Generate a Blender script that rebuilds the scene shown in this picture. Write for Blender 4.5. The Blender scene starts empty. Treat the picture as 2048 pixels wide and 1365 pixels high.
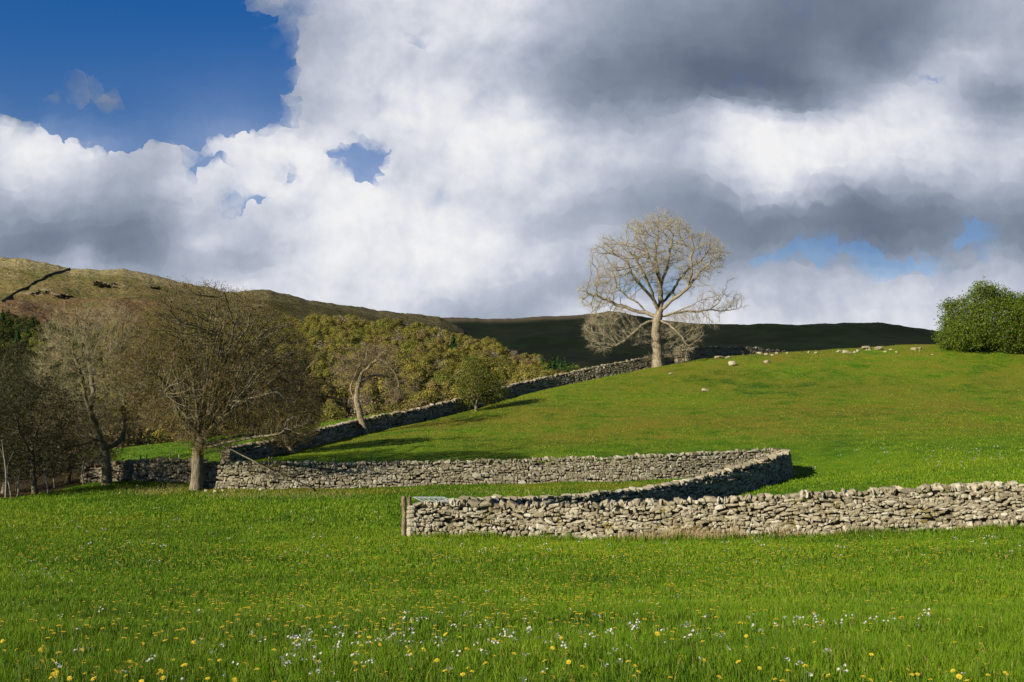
import bpy, math, random
import numpy as np

# ------------------------------------------------------------------ camera, sky, sun, exposure
scn = bpy.context.scene
COL = scn.collection
PITCH = math.radians(4.23)
F = 1991.0                                   # focal length in pixels of a 2048 px wide picture (35 mm lens)
EXPO = 1.05

cam_d = bpy.data.cameras.new("camera")
cam_d.lens = 35.0
cam_d.sensor_width = 36.0
cam_d.clip_start = 0.1
cam_d.clip_end = 20000
cam = bpy.data.objects.new("camera", cam_d)
cam.location = (0, 0, 0)
cam.rotation_euler = (math.pi / 2 + PITCH, 0, 0)
COL.objects.link(cam)
scn.camera = cam
scn.view_settings.view_transform = 'Standard'
scn.view_settings.look = 'None'
scn.view_settings.gamma = 1
scn.view_settings.exposure = EXPO
scn.cycles.max_bounces = 6
scn.cycles.transparent_max_bounces = 4
scn.cycles.use_denoising = True
scn.cycles.denoiser = 'OPENIMAGEDENOISE'
scn.cycles.denoising_input_passes = 'RGB_ALBEDO_NORMAL'
scn.cycles.denoising_prefilter = 'ACCURATE'

SUN_EL, SUN_AZ = 24.5, 230.0                 # azimuth clockwise from +Y (the way the camera looks)
sdir = np.array([math.sin(math.radians(SUN_AZ)) * math.cos(math.radians(SUN_EL)),
                 math.cos(math.radians(SUN_AZ)) * math.cos(math.radians(SUN_EL)),
                 math.sin(math.radians(SUN_EL))])
sun_d = bpy.data.lights.new("sun", 'SUN')
sun_d.energy = 5.0
sun_d.angle = math.radians(0.55)
sun_d.color = (1.0, 0.90, 0.70)
sun = bpy.data.objects.new("sun", sun_d)
from mathutils import Vector
sun.rotation_euler = Vector(sdir).to_track_quat('Z', 'Y').to_euler()
sun.location = (-60, -60, 60)
COL.objects.link(sun)


def raydir(px, py):
    cx, cy = (np.asarray(px, float) - 1024) / F, (682.5 - np.asarray(py, float)) / F
    y = math.cos(PITCH) - math.sin(PITCH) * cy
    z = math.sin(PITCH) + math.cos(PITCH) * cy
    return cx / y, z / y                     # per metre of depth along +Y


def P(px, py, d):
    u, v = raydir(px, py)
    return np.array([u * d, d, v * d])


class Nodes:
    def __init__(s, nt):
        s.nt = nt
        nt.nodes.clear()

    def n(s, t, **kw):
        nd = s.nt.nodes.new(t)
        for k, v in kw.items():
            setattr(nd, k, v)
        return nd

    def put(s, sock, v):
        if v is None:
            return
        if hasattr(v, 'is_output') or isinstance(v, bpy.types.NodeSocket):
            s.nt.links.new(v, sock)
        else:
            if sock.type == 'RGBA' and len(v) == 3:
                v = (*v, 1)
            sock.default_value = v

    def math(s, op, a, b=None, c=None, clamp=False):
        nd = s.n('ShaderNodeMath', operation=op, use_clamp=clamp)
        s.put(nd.inputs[0], a); s.put(nd.inputs[1], b)
        if c is not None:
            s.put(nd.inputs[2], c)
        return nd.outputs[0]

    def noise(s, vec, scale, detail=4, rough=0.5, dist=0.0, lac=2.0, dim='3D'):
        nd = s.n('ShaderNodeTexNoise', noise_dimensions=dim)
        s.put(nd.inputs['Vector'], vec)
        nd.inputs['Scale'].default_value = scale
        nd.inputs['Detail'].default_value = detail
        nd.inputs['Roughness'].default_value = rough
        nd.inputs['Distortion'].default_value = dist
        nd.inputs['Lacunarity'].default_value = lac
        return nd.outputs['Fac']

    def ramp(s, fac, stops, interp='LINEAR'):
        nd = s.n('ShaderNodeValToRGB')
        cr = nd.color_ramp
        cr.interpolation = interp
        while len(cr.elements) < len(stops):
            cr.elements.new(0.5)
        for e, (p, c) in zip(cr.elements, stops):
            e.position = p
            e.color = (*c, 1) if len(c) == 3 else c
        s.put(nd.inputs[0], fac)
        return nd.outputs[0]

    def smooth(s, v, a, b, lo=0.0, hi=1.0):
        nd = s.n('ShaderNodeMapRange', interpolation_type='SMOOTHSTEP')
        s.put(nd.inputs['Value'], v)
        for k, x in (('From Min', a), ('From Max', b), ('To Min', lo), ('To Max', hi)):
            nd.inputs[k].default_value = x
        return nd.outputs['Result']

    def dim(s, c, k=.78):
        """real surfaces are darker than they look in the sun"""
        return s.mix(1.0, c, (k, k, k), 'MULTIPLY')

    def mix(s, fac, a, b, blend='MIX'):
        nd = s.n('ShaderNodeMix', data_type='RGBA', blend_type=blend)
        s.put(nd.inputs[0], fac); s.put(nd.inputs[6], a); s.put(nd.inputs[7], b)
        return nd.outputs[2]


def build_world():
    w = bpy.data.worlds.new("World")
    scn.world = w
    w.use_nodes = True
    N = Nodes(w.node_tree)
    out = N.n('ShaderNodeOutputWorld')
    sky = N.n('ShaderNodeTexSky', sky_type='NISHITA', sun_disc=False)
    sky.sun_elevation = math.radians(SUN_EL)
    sky.sun_rotation = math.radians(SUN_AZ)
    sky.altitude = 300
    sky.air_density = 1.0
    sky.dust_density = 0.3
    sky.ozone_density = 4.0
    hsv = N.n('ShaderNodeHueSaturation')
    hsv.inputs['Saturation'].default_value = SKY_SAT
    hsv.inputs['Hue'].default_value = SKY_HUE
    N.put(hsv.inputs['Color'], sky.outputs[0])
    bg = N.n('ShaderNodeBackground')
    N.put(bg.inputs[0], hsv.outputs[0])
    bg.inputs[1].default_value = SKY_STR
    tc = N.n('ShaderNodeTexCoord')
    sep = N.n('ShaderNodeSeparateXYZ')
    N.put(sep.inputs[0], tc.outputs['Generated'])
    y = N.math('MAXIMUM', sep.outputs[1], 0.08)
    u = N.math('DIVIDE', sep.outputs[0], y)
    v = N.math('DIVIDE', sep.outputs[2], y)
    cmb = N.n('ShaderNodeCombineXYZ')
    N.put(cmb.inputs[0], u); N.put(cmb.inputs[1], v)
    uv = cmb.outputs[0]

    def rot3(vec):
        mp = N.n('ShaderNodeMapping')
        N.put(mp.inputs['Vector'], vec)
        mp.inputs['Rotation'].default_value = (.61, .47, .83)
        mp.inputs['Location'].default_value = (1.37, 4.21, 2.63)
        return mp.outputs[0]

    def warp(vec, scale, amp, seed):
        src = rot3(vec)
        nd = N.n('ShaderNodeTexNoise', noise_dimensions='3D')
        off = N.n('ShaderNodeVectorMath', operation='ADD')
        N.put(off.inputs[0], src); off.inputs[1].default_value = (seed, seed * .7, seed * 1.3)
        N.put(nd.inputs['Vector'], off.outputs[0])
        nd.inputs['Scale'].default_value = scale
        nd.inputs['Detail'].default_value = 5
        nd.inputs['Roughness'].default_value = .55
        sub = N.n('ShaderNodeVectorMath', operation='SUBTRACT')
        N.put(sub.inputs[0], nd.outputs['Color']); sub.inputs[1].default_value = (.5, .5, .5)
        ma = N.n('ShaderNodeVectorMath', operation='MULTIPLY_ADD')
        N.put(ma.inputs[0], sub.outputs[0]); ma.inputs[1].default_value = (amp, amp, 0); N.put(ma.inputs[2], vec)
        return ma.outputs[0]

    # the cloud map: rows of colour ramps (red = cover, green = brightness) over the direction, bent by noise
    uvw = warp(warp(uv, 5.0, 0.055, 3.1), 19.0, 0.050, 5.3)      # edges of the cumulus
    uvs = warp(warp(uv, 4.0, 0.07, 7.7), 16.0, 0.022, 2.2)                               # soft shading inside it

    def cells(vec, scale, k):
        """pull every direction towards the heart of its puff: rounded, crisp cumulus heads"""
        vo = N.n('ShaderNodeTexVoronoi', feature='F1', voronoi_dimensions='2D')
        N.put(vo.inputs['Vector'], vec)
        vo.inputs['Scale'].default_value = scale
        sb = N.n('ShaderNodeVectorMath', operation='SUBTRACT')
        N.put(sb.inputs[0], vo.outputs['Position']); N.put(sb.inputs[1], vec)
        ma = N.n('ShaderNodeVectorMath', operation='MULTIPLY_ADD')
        N.put(ma.inputs[0], sb.outputs[0]); ma.inputs[1].default_value = (k, k, 0); N.put(ma.inputs[2], vec)
        return ma.outputs[0]
    uvw = warp(cells(cells(cells(uvw, 22.0, .26), 52.0, .32), 120.0, .34), 55.0, .017, 4.4)
    uvs = warp(cells(cells(uvs, 26.0, .07), 70.0, .14), 24.0, .026, 6.6)
    grid, us, vs = cloud_map()
    u0, u1, vtop, vbot = us[0], us[-1], vs[0], vs[-1]
    nr, nc = grid.shape[:2]

    def row_group(row, parts):
        """one row of the map as a small node group: position across -> value"""
        gt = bpy.data.node_groups.new("cloud_row", 'ShaderNodeTree')
        gt.interface.new_socket("across", in_out='INPUT', socket_type='NodeSocketFloat')
        gt.interface.new_socket("value", in_out='OUTPUT', socket_type='NodeSocketFloat')
        g = Nodes(gt)
        gi, go = g.n('NodeGroupInput'), g.n('NodeGroupOutput')
        fu = gi.outputs[0]
        n = len(row)
        if parts == 1:
            q = np.interp(np.linspace(0, n - 1, 31), np.arange(n), row)
            v = g.ramp(fu, [(k / 30, (float(q[k]),) * 3) for k in range(31)], 'B_SPLINE')
        else:
            h = n // 2
            lo = g.ramp(g.math('MULTIPLY', fu, (n - 1) / h, clamp=True), [(k / h, (float(row[k]),) * 3) for k in range(h + 1)])
            hi = g.ramp(g.math('MULTIPLY_ADD', fu, (n - 1) / (n - 1 - h), -h / (n - 1 - h), clamp=True), [(k / (n - 1 - h), (float(row[h + k]),) * 3) for k in range(n - h)])
            c = g.n('ShaderNodeMix', data_type='FLOAT')
            g.put(c.inputs[0], g.math('GREATER_THAN', fu, h / (n - 1))); g.put(c.inputs[2], lo); g.put(c.inputs[3], hi)
            v = c.outputs[0]
        g.put(go.inputs[0], v)
        return gt

    def lookup(vec, ch, parts):
        sp = N.n('ShaderNodeSeparateXYZ')
        N.put(sp.inputs[0], vec)
        fu = N.math('MULTIPLY_ADD', sp.outputs[0], 1 / (u1 - u0), -u0 / (u1 - u0))      # 0..1 across
        fv = N.math('MULTIPLY_ADD', sp.outputs[1], (nr - 1) / (vbot - vtop), -vtop * (nr - 1) / (vbot - vtop))
        fv = N.math('MINIMUM', N.math('MAXIMUM', fv, 0), nr - 1)
        acc = 0.0
        for i in range(nr):
            row = grid[i, :, ch]
            d = N.math('ABSOLUTE', N.math('SUBTRACT', fv, float(i)))
            wgt = N.smooth(d, 1.0, 0.0)
            if row.max() - row.min() < 1e-4:
                acc = N.math('MULTIPLY_ADD', wgt, float(row[0]), acc)
                continue
            gn = N.n('ShaderNodeGroup', node_tree=groups[(i, ch)])
            N.put(gn.inputs[0], fu)
            acc = N.math('MULTIPLY_ADD', wgt, gn.outputs[0], acc)
        return acc

    groups = {(i, ch): row_group(grid[i, :, ch], 2 - ch) for i in range(nr) for ch in (0, 1) if np.ptp(grid[i, :, ch]) >= 1e-4}
    dens = lookup(uvw, 0, 2)
    lite = lookup(uvs, 1, 1)
    n1 = N.noise(rot3(uv), 17.0, 8, .56)
    n2 = N.noise(rot3(uv), 5.0, 5, .5)

    def puffs(vec):
        vo = N.n('ShaderNodeTexVoronoi', feature='SMOOTH_F1', voronoi_dimensions='2D')
        N.put(vo.inputs['Vector'], vec)
        vo.inputs['Scale'].default_value = 13.0
        vo.inputs['Detail'].default_value = 3.0
        vo.inputs['Roughness'].default_value = .55
        vo.inputs['Lacunarity'].default_value = 2.2
        vo.inputs['Smoothness'].default_value = .75
        return vo.outputs['Distance']
    wv = warp(uv, 12.0, 0.030, 9.1)
    pf = puffs(wv)
    sh = N.n('ShaderNodeVectorMath', operation='ADD')
    N.put(sh.inputs[0], wv); sh.inputs[1].default_value = (-0.011, 0.014, 0)
    relief = N.math('SUBTRACT', puffs(sh.outputs[0]), pf)          # lit from the upper left
    dn = N.math('MULTIPLY_ADD', N.math('SUBTRACT', n1, .5), .75, dens)
    dn = N.math('MULTIPLY_ADD', N.math('SUBTRACT', .40, pf), .22, dn)
    # behind the camera and overhead: unseen broken cloud, dimmed to deepen the shade
    nb = N.noise(tc.outputs['Generated'], 2.2, 6, .55)
    back = N.smooth(nb, .52, .66)
    front = N.smooth(sep.outputs[1], .12, .42)
    alpha = N.smooth(dn, .24, .84)
    bumpy = N.smooth(lite, .50, .88, .01, .11)
    veil = N.math('MULTIPLY', N.smooth(u, -.24, .16), .58)
    veil = N.math('MAXIMUM', veil, N.smooth(v, .43, .22, 0, .30))
    alpha = N.math('MAXIMUM', alpha, N.math('MULTIPLY', veil, front))
    lb = N.math('MULTIPLY_ADD', N.math('MULTIPLY', relief, bumpy), 1.0, lite)
    lb = N.math('MULTIPLY_ADD', N.math('SUBTRACT', n1, .5), .12, lb)
    lb = N.math('MULTIPLY_ADD', N.math('SUBTRACT', n2, .5), .10, lb)
    e = 2 ** -EXPO

    def lin(*c):
        return tuple((v / 12.92 if v < .04045 else ((v + .055) / 1.055) ** 2.4) * e for v in c)
    ccol = N.ramp(lb, [(.40, lin(.38, .42, .50)), (.52, lin(.485, .53, .605)), (.62, lin(.595, .635, .70)), (.74, lin(.725, .75, .81)), (.86, lin(.86, .87, .905)), (.96, lin(.945, .945, .95))])
    backcol = (.20 * e * .45, .22 * e * .45, .26 * e * .45)
    ccol = N.mix(front, backcol, ccol)
    al = N.n('ShaderNodeMix', data_type='FLOAT')
    N.put(al.inputs[0], front); N.put(al.inputs[2], N.math('MULTIPLY', back, .5)); N.put(al.inputs[3], alpha)
    cb = N.n('ShaderNodeBackground')
    N.put(cb.inputs[0], ccol)
    cb.inputs[1].default_value = 1.0
    mx = N.n('ShaderNodeMixShader')
    N.put(mx.inputs[0], al.outputs[0]); N.put(mx.inputs[1], bg.outputs[0]); N.put(mx.inputs[2], cb.outputs[0])
    N.put(out.inputs[0], mx.outputs[0])
    w.cycles.sampling_method = 'MANUAL'
    w.cycles.sample_map_resolution = 512


SKY_STR, SKY_SAT, SKY_HUE = 0.050, 1.32, .512
# brightness of the cloud seen in each direction: row -> column:level
CLOUD_TONE = {
    -40: "560:72 800:86 1040:86 1250:70 1500:62 1700:57 1950:70 2080:73",
    0: "560:72 640:78 800:86 950:87 1040:85 1150:75 1250:70 1350:66 1500:62 1650:57 1780:58 1850:62 1950:70 2048:73",
    50: "470:66 560:66 640:72 760:84 900:86 1024:83 1130:74 1250:66 1400:62 1550:56 1700:55 1850:58 1950:68 2048:72",
    100: "600:70 700:80 800:84 900:85 1000:82 1080:78 1200:70 1320:62 1450:58 1600:55 1750:56 1800:62 1880:75 1960:80 2048:72",
    140: "515:70 610:74 700:82 780:87 850:84 920:82 1000:78 1100:70 1200:60 1350:56 1500:54 1620:56 1690:72 1730:60 1820:72 1900:78 2048:76",
    180: "90:62 150:64 240:60 590:72 660:80 750:87 850:90 930:87 1010:78 1100:68 1200:58 1350:54 1500:52 1640:54 1720:66 1800:85 1860:80 1930:68 2000:60 2048:60",
    222: "30:55 150:58 250:58 560:68 620:76 720:86 850:90 950:90 1030:83 1100:68 1200:58 1350:55 1450:53 1600:53 1650:66 1750:84 1830:86 1900:78 1980:62 2048:66",
    252: "10:90 40:92 90:90 600:74 700:84 820:90 950:91 1050:88 1150:72 1250:70 1350:72 1430:80 1470:92 1560:93 1640:88 1720:86 1820:88 1920:80 2048:74",
    298: "20:92 80:91 120:76 165:96 215:76 260:78 400:88 470:90 560:88 608:96 640:90 720:80 800:86 900:90 1000:91 1100:88 1200:82 1300:76 1400:78 1455:90 1560:96 1660:96 1760:88 1860:86 1960:82 2048:80",
    345: "20:86 100:80 200:78 280:72 350:70 420:84 520:88 640:90 700:92 780:85 850:84 950:88 1080:86 1200:84 1320:78 1420:80 1500:94 1600:96 1700:86 1800:82 1900:80 2000:78 2048:82",
    395: "20:76 100:74 200:72 300:66 330:80 355:95 390:90 430:76 500:90 600:90 700:90 800:90 880:86 960:80 1030:84 1120:82 1200:74 1320:68 1440:70 1520:88 1580:90 1660:74 1750:64 1830:64 1900:68 1980:72 2048:74",
    432: "20:66 100:64 200:66 300:64 370:78 430:76 480:78 560:80 620:90 720:92 850:90 940:88 1000:77 1070:80 1120:70 1200:66 1320:62 1450:60 1550:58 1650:56 1750:52 1850:52 1900:60 1960:68 2048:60",
    470: "20:60 100:57 200:57 300:58 360:66 400:78 470:74 540:78 600:90 700:91 800:90 950:90 1020:82 1080:74 1180:74 1300:66 1400:62 1550:54 1700:52 1850:51 1910:60 1980:64 2048:58",
    503: "20:58 120:54 220:54 320:57 370:72 430:93 470:86 500:70 560:74 620:90 750:92 900:92 1000:90 1100:84 1180:80 1300:70 1450:64 1560:66 1700:64 1850:66 1950:62 2048:58",
    530: "60:60 150:80 250:58 340:62 420:78 480:66 540:68 600:92 700:91 850:92 1000:90 1100:82 1200:76 1300:70 1450:68 1600:74 1800:74 1950:70 2048:66",
    555: "60:74 150:84 250:66 350:69 420:70 500:64 560:78 640:88 750:90 850:92 1000:88 1100:78 1180:72 1300:72 1440:74 1520:80 1570:66 1650:81 1750:80 1850:80 1950:80 2048:72",
    590: "300:72 400:72 470:92 560:86 650:88 800:90 950:84 1050:72 1150:68 1200:66 1300:70 1450:80 1600:78 1750:76 1850:82 1950:80 2048:78",
    628: "400:84 560:86 700:82 800:85 900:74 1000:69 1060:66 1100:80 1170:89 1250:90 1400:88 1500:91 1600:84 1750:82 1850:87 1950:82 2048:80",
    670: "0:70 400:84 700:80 1000:70 1200:88 1500:90 1850:86 2048:82",
}
# where blue shows through: outline, how much cloud is left there
BLUE = [
    ([(-90, -90), (400, -90), (440, 10), (490, 25), (540, 0), (548, 60), (575, 75), (580, 110), (585, 150), (583, 185), (545, 205), (538, 240), (560, 270), (575, 288), (530, 288), (470, 276), (440, 281), (375, 284),
      (330, 298), (280, 298), (235, 303), (200, 313), (190, 298), (165, 284), (140, 293), (105, 308), (103, 273), (90, 248), (50, 236), (0, 238), (-90, 232)], 0.0),
    ([(70, 206), (88, 170), (140, 152), (205, 168), (252, 184), (278, 220), (220, 222), (150, 226), (90, 224)], .60),
    ([(410, -60), (520, -60), (505, 18), (440, 14)], .45), ([(445, 60), (470, 44), (495, 62), (480, 84)], .50), ([(498, 140), (515, 126), (540, 140), (520, 156)], .45), ([(0, 215), (60, 212), (70, 232), (0, 235)], .34),
    ([(500, 40), (590, 70), (602, 180), (552, 215), (505, 200)], .40), ([(545, -60), (600, -60), (640, 60), (600, 120), (560, 60)], .62), ([(520, 200), (575, 190), (590, 270), (545, 285)], .40),
    ([(672, 318), (715, 290), (758, 296), (778, 330), (772, 356), (750, 374), (712, 346)], 0.02),
    ([(830, 82), (850, 75), (868, 106), (856, 124), (832, 112)], .20),
    ([(368, 318), (440, 312), (444, 348), (380, 352)], .0),
    ([(425, 397), (470, 390), (525, 398), (518, 412), (462, 417)], 0.0),
    ([(556, 368), (582, 362), (594, 378), (570, 386)], 0.0),
    ([(1832, 138), (1905, 148), (1892, 188), (1838, 168)], .46),
    ([(1500, 518), (1600, 508), (1700, 512), (1860, 516), (1860, 548), (1700, 546), (1600, 556), (1530, 542)], .40),
    ([(1930, 430), (1990, 450), (2005, 530), (1940, 515), (1880, 520)], .50),
    ([(1225, 555), (1315, 555), (1315, 612), (1245, 612)], .40), ([(995, 425), (1040, 420), (1045, 450), (1000, 452)], .55),
]


def cloud_map():
    px, py, lv = [], [], []
    for y_, row in CLOUD_TONE.items():
        for t in row.split():
            a_, b_ = t.split(":")
            px.append(float(a_)); py.append(float(y_)); lv.append(float(b_) / 100)
    pxy = np.stack([px, py], 1) / 100
    r = np.linalg.norm(pxy[:, None] - pxy[None], axis=2)
    wt = np.linalg.solve(r + 1e-3 * np.eye(len(lv)), np.array(lv) - .75)
    gx, gy = np.linspace(-50, 2098, 62), np.linspace(-40, 668, 31)
    GX, GY = np.meshgrid(gx, gy)
    q = np.stack([GX, GY], -1).reshape(-1, 2) / 100
    tone = (np.linalg.norm(q[:, None] - pxy[None], axis=2) @ wt + .75).reshape(GX.shape)
    cover = np.ones(GX.shape)
    ss = [(-.33, -.33), (0, -.33), (.33, -.33), (-.33, 0), (0, 0), (.33, 0), (-.33, .33), (0, .33), (.33, .33)]
    acc = np.zeros(GX.shape)
    for dx, dy in ss:
        X, Y = GX + dx * 36, GY + dy * 24
        c = np.ones(GX.shape)
        for poly, left in BLUE:
            ins = np.zeros(GX.shape, bool)
            for (x0, y0), (x1, y1) in zip(poly, poly[1:] + poly[:1]):
                if y0 != y1:
                    ins ^= ((y0 > Y) != (y1 > Y)) & (X < (x1 - x0) * (Y - y0) / (y1 - y0) + x0)
            c[ins] = left
        acc += c
    cover = acc / len(ss)
    us = raydir(gx, np.full(len(gx), 340.0))[0]
    vs = raydir(np.full(len(gy), 1024.0), gy)[1]
    return np.stack([np.clip(cover, 0, 1), np.clip(.735 + (tone - .77) * 1.30, .3, .97)], -1), us, np.linspace(vs[0], vs[-1], len(vs))


build_world()

# ------------------------------------------------------------------ helpers
rng = np.random.default_rng(11)


def mesh_np(name, V, polys, mats, mat_idx=None, smooth=False, attrs=None):
    """polys: list of int arrays (n,k); links nothing, returns mesh data."""
    me = bpy.data.meshes.new(name)
    V = np.ascontiguousarray(V, np.float32)
    me.vertices.add(len(V))
    me.vertices.foreach_set("co", V.ravel())
    polys = [np.asarray(p, np.int32) for p in polys if len(p)]
    loops = np.concatenate([p.ravel() for p in polys])
    sizes = np.concatenate([np.full(len(p), p.shape[1], np.int32) for p in polys])
    starts = np.concatenate([[0], np.cumsum(sizes)[:-1]]).astype(np.int32)
    me.loops.add(len(loops))
    me.loops.foreach_set("vertex_index", loops)
    me.polygons.add(len(sizes))
    me.polygons.foreach_set("loop_start", starts)
    me.polygons.foreach_set("loop_total", sizes)
    if mat_idx is not None:
        me.polygons.foreach_set("material_index", np.asarray(mat_idx, np.int32))
    me.polygons.foreach_set("use_smooth", np.full(len(sizes), smooth, bool))
    for m in mats:
        me.materials.append(m)
    for k, a in (attrs or {}).items():
        at = me.attributes.new(k, 'FLOAT', 'POINT')
        at.data.foreach_set("value", np.ascontiguousarray(a, np.float32))
    me.update(calc_edges=True)
    return me


def link(name, data, parent=None, **tags):
    o = bpy.data.objects.new(name, data)
    COL.objects.link(o)
    if parent is not None:
        o.parent = parent
    for k, v in tags.items():
        if v is not None:
            o[k] = v
    return o


def thing(name, label, cat, loc, group=None):
    o = link(name, None, label=label, category=cat, group=group)
    o.location = loc
    o.empty_display_size = .2
    return o


def hash2(ix, iy, seed):
    h = (ix.astype(np.int64) * 374761393 + iy.astype(np.int64) * 668265263 + seed * 974711) & 0x7fffffff
    h = ((h ^ (h >> 13)) * 1274126177) & 0x7fffffff
    h = h ^ (h >> 16)
    return (h & 0xffff) / 65535.0


def vnoise(x, y, seed=0):
    x = np.asarray(x, float); y = np.asarray(y, float)
    ix, iy = np.floor(x), np.floor(y)
    fx, fy = x - ix, y - iy
    fx = fx * fx * (3 - 2 * fx); fy = fy * fy * (3 - 2 * fy)
    a = hash2(ix, iy, seed); b = hash2(ix + 1, iy, seed); c = hash2(ix, iy + 1, seed); d = hash2(ix + 1, iy + 1, seed)
    return (a * (1 - fx) + b * fx) * (1 - fy) + (c * (1 - fx) + d * fx) * fy


def fbm(x, y, octv=4, seed=0, gain=.5):
    s, a, t = 0, 1.0, 0
    for o in range(octv):
        s = s + a * vnoise(x * 2 ** o + 17.3 * o, y * 2 ** o - 9.1 * o, seed + o)
        t += a; a *= gain
    return s / t


def sstep(a, b, x):
    t = np.clip((x - a) / (b - a), 0, 1)
    return t * t * (3 - 2 * t)


# ------------------------------------------------------------------ materials
def material(name, rough=.85, spec=.2):
    m = bpy.data.materials.new(name)
    m.use_nodes = True
    N = Nodes(m.node_tree)
    out = N.n('ShaderNodeOutputMaterial')
    b = N.n('ShaderNodeBsdfPrincipled')
    b.inputs['Roughness'].default_value = rough
    b.inputs['Specular IOR Level'].default_value = spec
    N.put(out.inputs[0], b.outputs[0])
    return m, N, b, out


def attr(N, name):
    a = N.n('ShaderNodeAttribute', attribute_name=name)
    return a.outputs['Fac']


def objco(N):
    return N.n('ShaderNodeTexCoord').outputs['Object']


def geopos(N):
    return N.n('ShaderNodeNewGeometry').outputs['Position']


def bump(N, b, h, strength=.5, dist=.05):
    nd = N.n('ShaderNodeBump')
    nd.inputs['Strength'].default_value = strength
    nd.inputs['Distance'].default_value = dist
    N.put(nd.inputs['Height'], h)
    N.put(b.inputs['Normal'], nd.outputs[0])


G1, G2, G3, DRY = (.056, .140, .005), (.104, .208, .007), (.176, .258, .011), (.215, .190, .022)


def grass_colour(N, pos):
    a = N.noise(pos, .5, 6, .62)
    b = N.noise(pos, .06, 4, .5)
    f = N.noise(pos, 2.6, 4, .6)
    v = N.math('MULTIPLY_ADD', b, .7, N.math('MULTIPLY', a, .55))
    v = N.math('MULTIPLY_ADD', f, .25, v)
    c = N.ramp(v, [(.58, (.032, .095, .005)), (.66, G1), (.76, G2), (.90, G3)])
    dry = attr(N, 'dry')
    k = N.math('MULTIPLY', dry, N.smooth(N.math('ADD', N.math('MULTIPLY_ADD', f, .4, N.math('MULTIPLY', a, .7)), N.math('MULTIPLY', N.noise(pos, .11, 4, .6), .8)), .72, 1.12), clamp=True)
    return N.mix(k, c, DRY)


def mat_ground():
    m, N, b, out = material("meadow_grass_soil", .95, .05)
    pos = geopos(N)
    c = grass_colour(N, pos)
    fine = N.noise(pos, 9.0, 6, .7)
    vf = N.noise(pos, 40.0, 3, .6)
    c = N.mix(N.smooth(fine, .35, .75), N.mix(.45, c, (.020, .045, .004), 'MIX'), c)
    c = N.mix(N.smooth(N.noise(pos, 1.1, 5, .65), .66, .80, 0, .35), c, (.19, .20, .012))
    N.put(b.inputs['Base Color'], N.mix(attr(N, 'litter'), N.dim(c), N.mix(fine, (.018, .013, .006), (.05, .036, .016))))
    h = N.math('MULTIPLY_ADD', vf, .4, N.math('MULTIPLY', fine, 1.2))
    h = N.math('MULTIPLY_ADD', N.noise(pos, 1.6, 4, .6), 2.0, h)
    bump(N, b, h, .8, .10)
    return m


def mat_blade():
    m, N, b, out = material("grass_blade", .6, .12)
    pos = geopos(N)
    c = grass_colour(N, pos)
    r = attr(N, 'rnd')
    c = N.mix(N.math('MULTIPLY', r, .55), c, (.22, .32, .012))
    c = N.mix(N.smooth(r, .93, .99), c, (.36, .31, .09))
    c = N.dim(c)
    N.put(b.inputs['Base Color'], c)
    tr = N.n('ShaderNodeBsdfTranslucent')
    N.put(tr.inputs[0], c)
    mx = N.n('ShaderNodeMixShader')
    mx.inputs[0].default_value = .35
    N.put(mx.inputs[1], b.outputs[0]); N.put(mx.inputs[2], tr.outputs[0])
    N.put(out.inputs[0], mx.outputs[0])
    return m


def mat_flat(name, col, rough=.8, trans=0.0, var=None, spec=.2):
    m, N, b, out = material(name, rough, spec)
    c = col
    if var is not None:
        c = N.mix(attr(N, 'rnd'), col, var)
    c = N.dim(c)
    N.put(b.inputs['Base Color'], c)
    if trans:
        tr = N.n('ShaderNodeBsdfTranslucent')
        N.put(tr.inputs[0], c)
        mx = N.n('ShaderNodeMixShader')
        mx.inputs[0].default_value = trans
        N.put(mx.inputs[1], b.outputs[0]); N.put(mx.inputs[2], tr.outputs[0])
        N.put(out.inputs[0], mx.outputs[0])
    return m


def mat_stone(name, moss=.5, warm=0.0, dark=1.0):
    m, N, b, out = material(name, .93, .1)
    pos = geopos(N)
    r = attr(N, 'rnd')
    d = dark
    c = N.ramp(r, [(0, (.165 * d, .15 * d, .11 * d)), (.3, (.26 * d, .235 * d, .17 * d)), (.55, (.345 * d, .315 * d, .235 * d)),
                   (.8, (.42 * d, .39 * d, .31 * d)), (1.0, (.55 * d, .53 * d, .46 * d))])
    n = N.noise(pos, 14, 6, .65)
    c = N.mix(N.smooth(n, .35, .7, 0, .55), c, N.mix(.5, c, (.10, .09, .065)))
    c = N.mix(N.smooth(N.noise(pos, 7, 5, .6), .62, .72, 0, .5), c, (.46, .44, .37))
    mo = N.math('MULTIPLY_ADD', N.noise(pos, 1.1, 4, .6), .75, N.math('MULTIPLY', N.noise(pos, 6.5, 5, .65), .65))
    mo = N.math('MULTIPLY_ADD', attr(N, 'moss'), .30, mo)
    c = N.mix(N.smooth(mo, .93 - .16 * moss, 1.03 - .16 * moss, 0, .9), c, (.105, .085, .018))
    if warm:
        c = N.mix(warm, c, (.26, .19, .09))
    N.put(b.inputs['Base Color'], c)
    bump(N, b, N.math('ADD', n, N.noise(pos, 45, 4, .6)), .6, .03)
    return m


def mat_bark(name, c1, c2, moss=None, scale=3.0):
    m, N, b, out = material(name, .92, .1)
    pos = geopos(N)
    mp = N.n('ShaderNodeMapping')
    N.put(mp.inputs[0], pos)
    mp.inputs['Scale'].default_value = (1, 1, .35)
    n = N.noise(mp.outputs[0], scale * 3, 6, .7)
    c = N.mix(N.smooth(n, .3, .7), c1, c2)
    if moss:
        c = N.mix(N.smooth(N.noise(pos, 1.3, 4, .6), .48, .66, 0, .8), c, moss)
    c = N.dim(c)
    N.put(b.inputs['Base Color'], c)
    bump(N, b, n, .8, .06)
    return m


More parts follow.
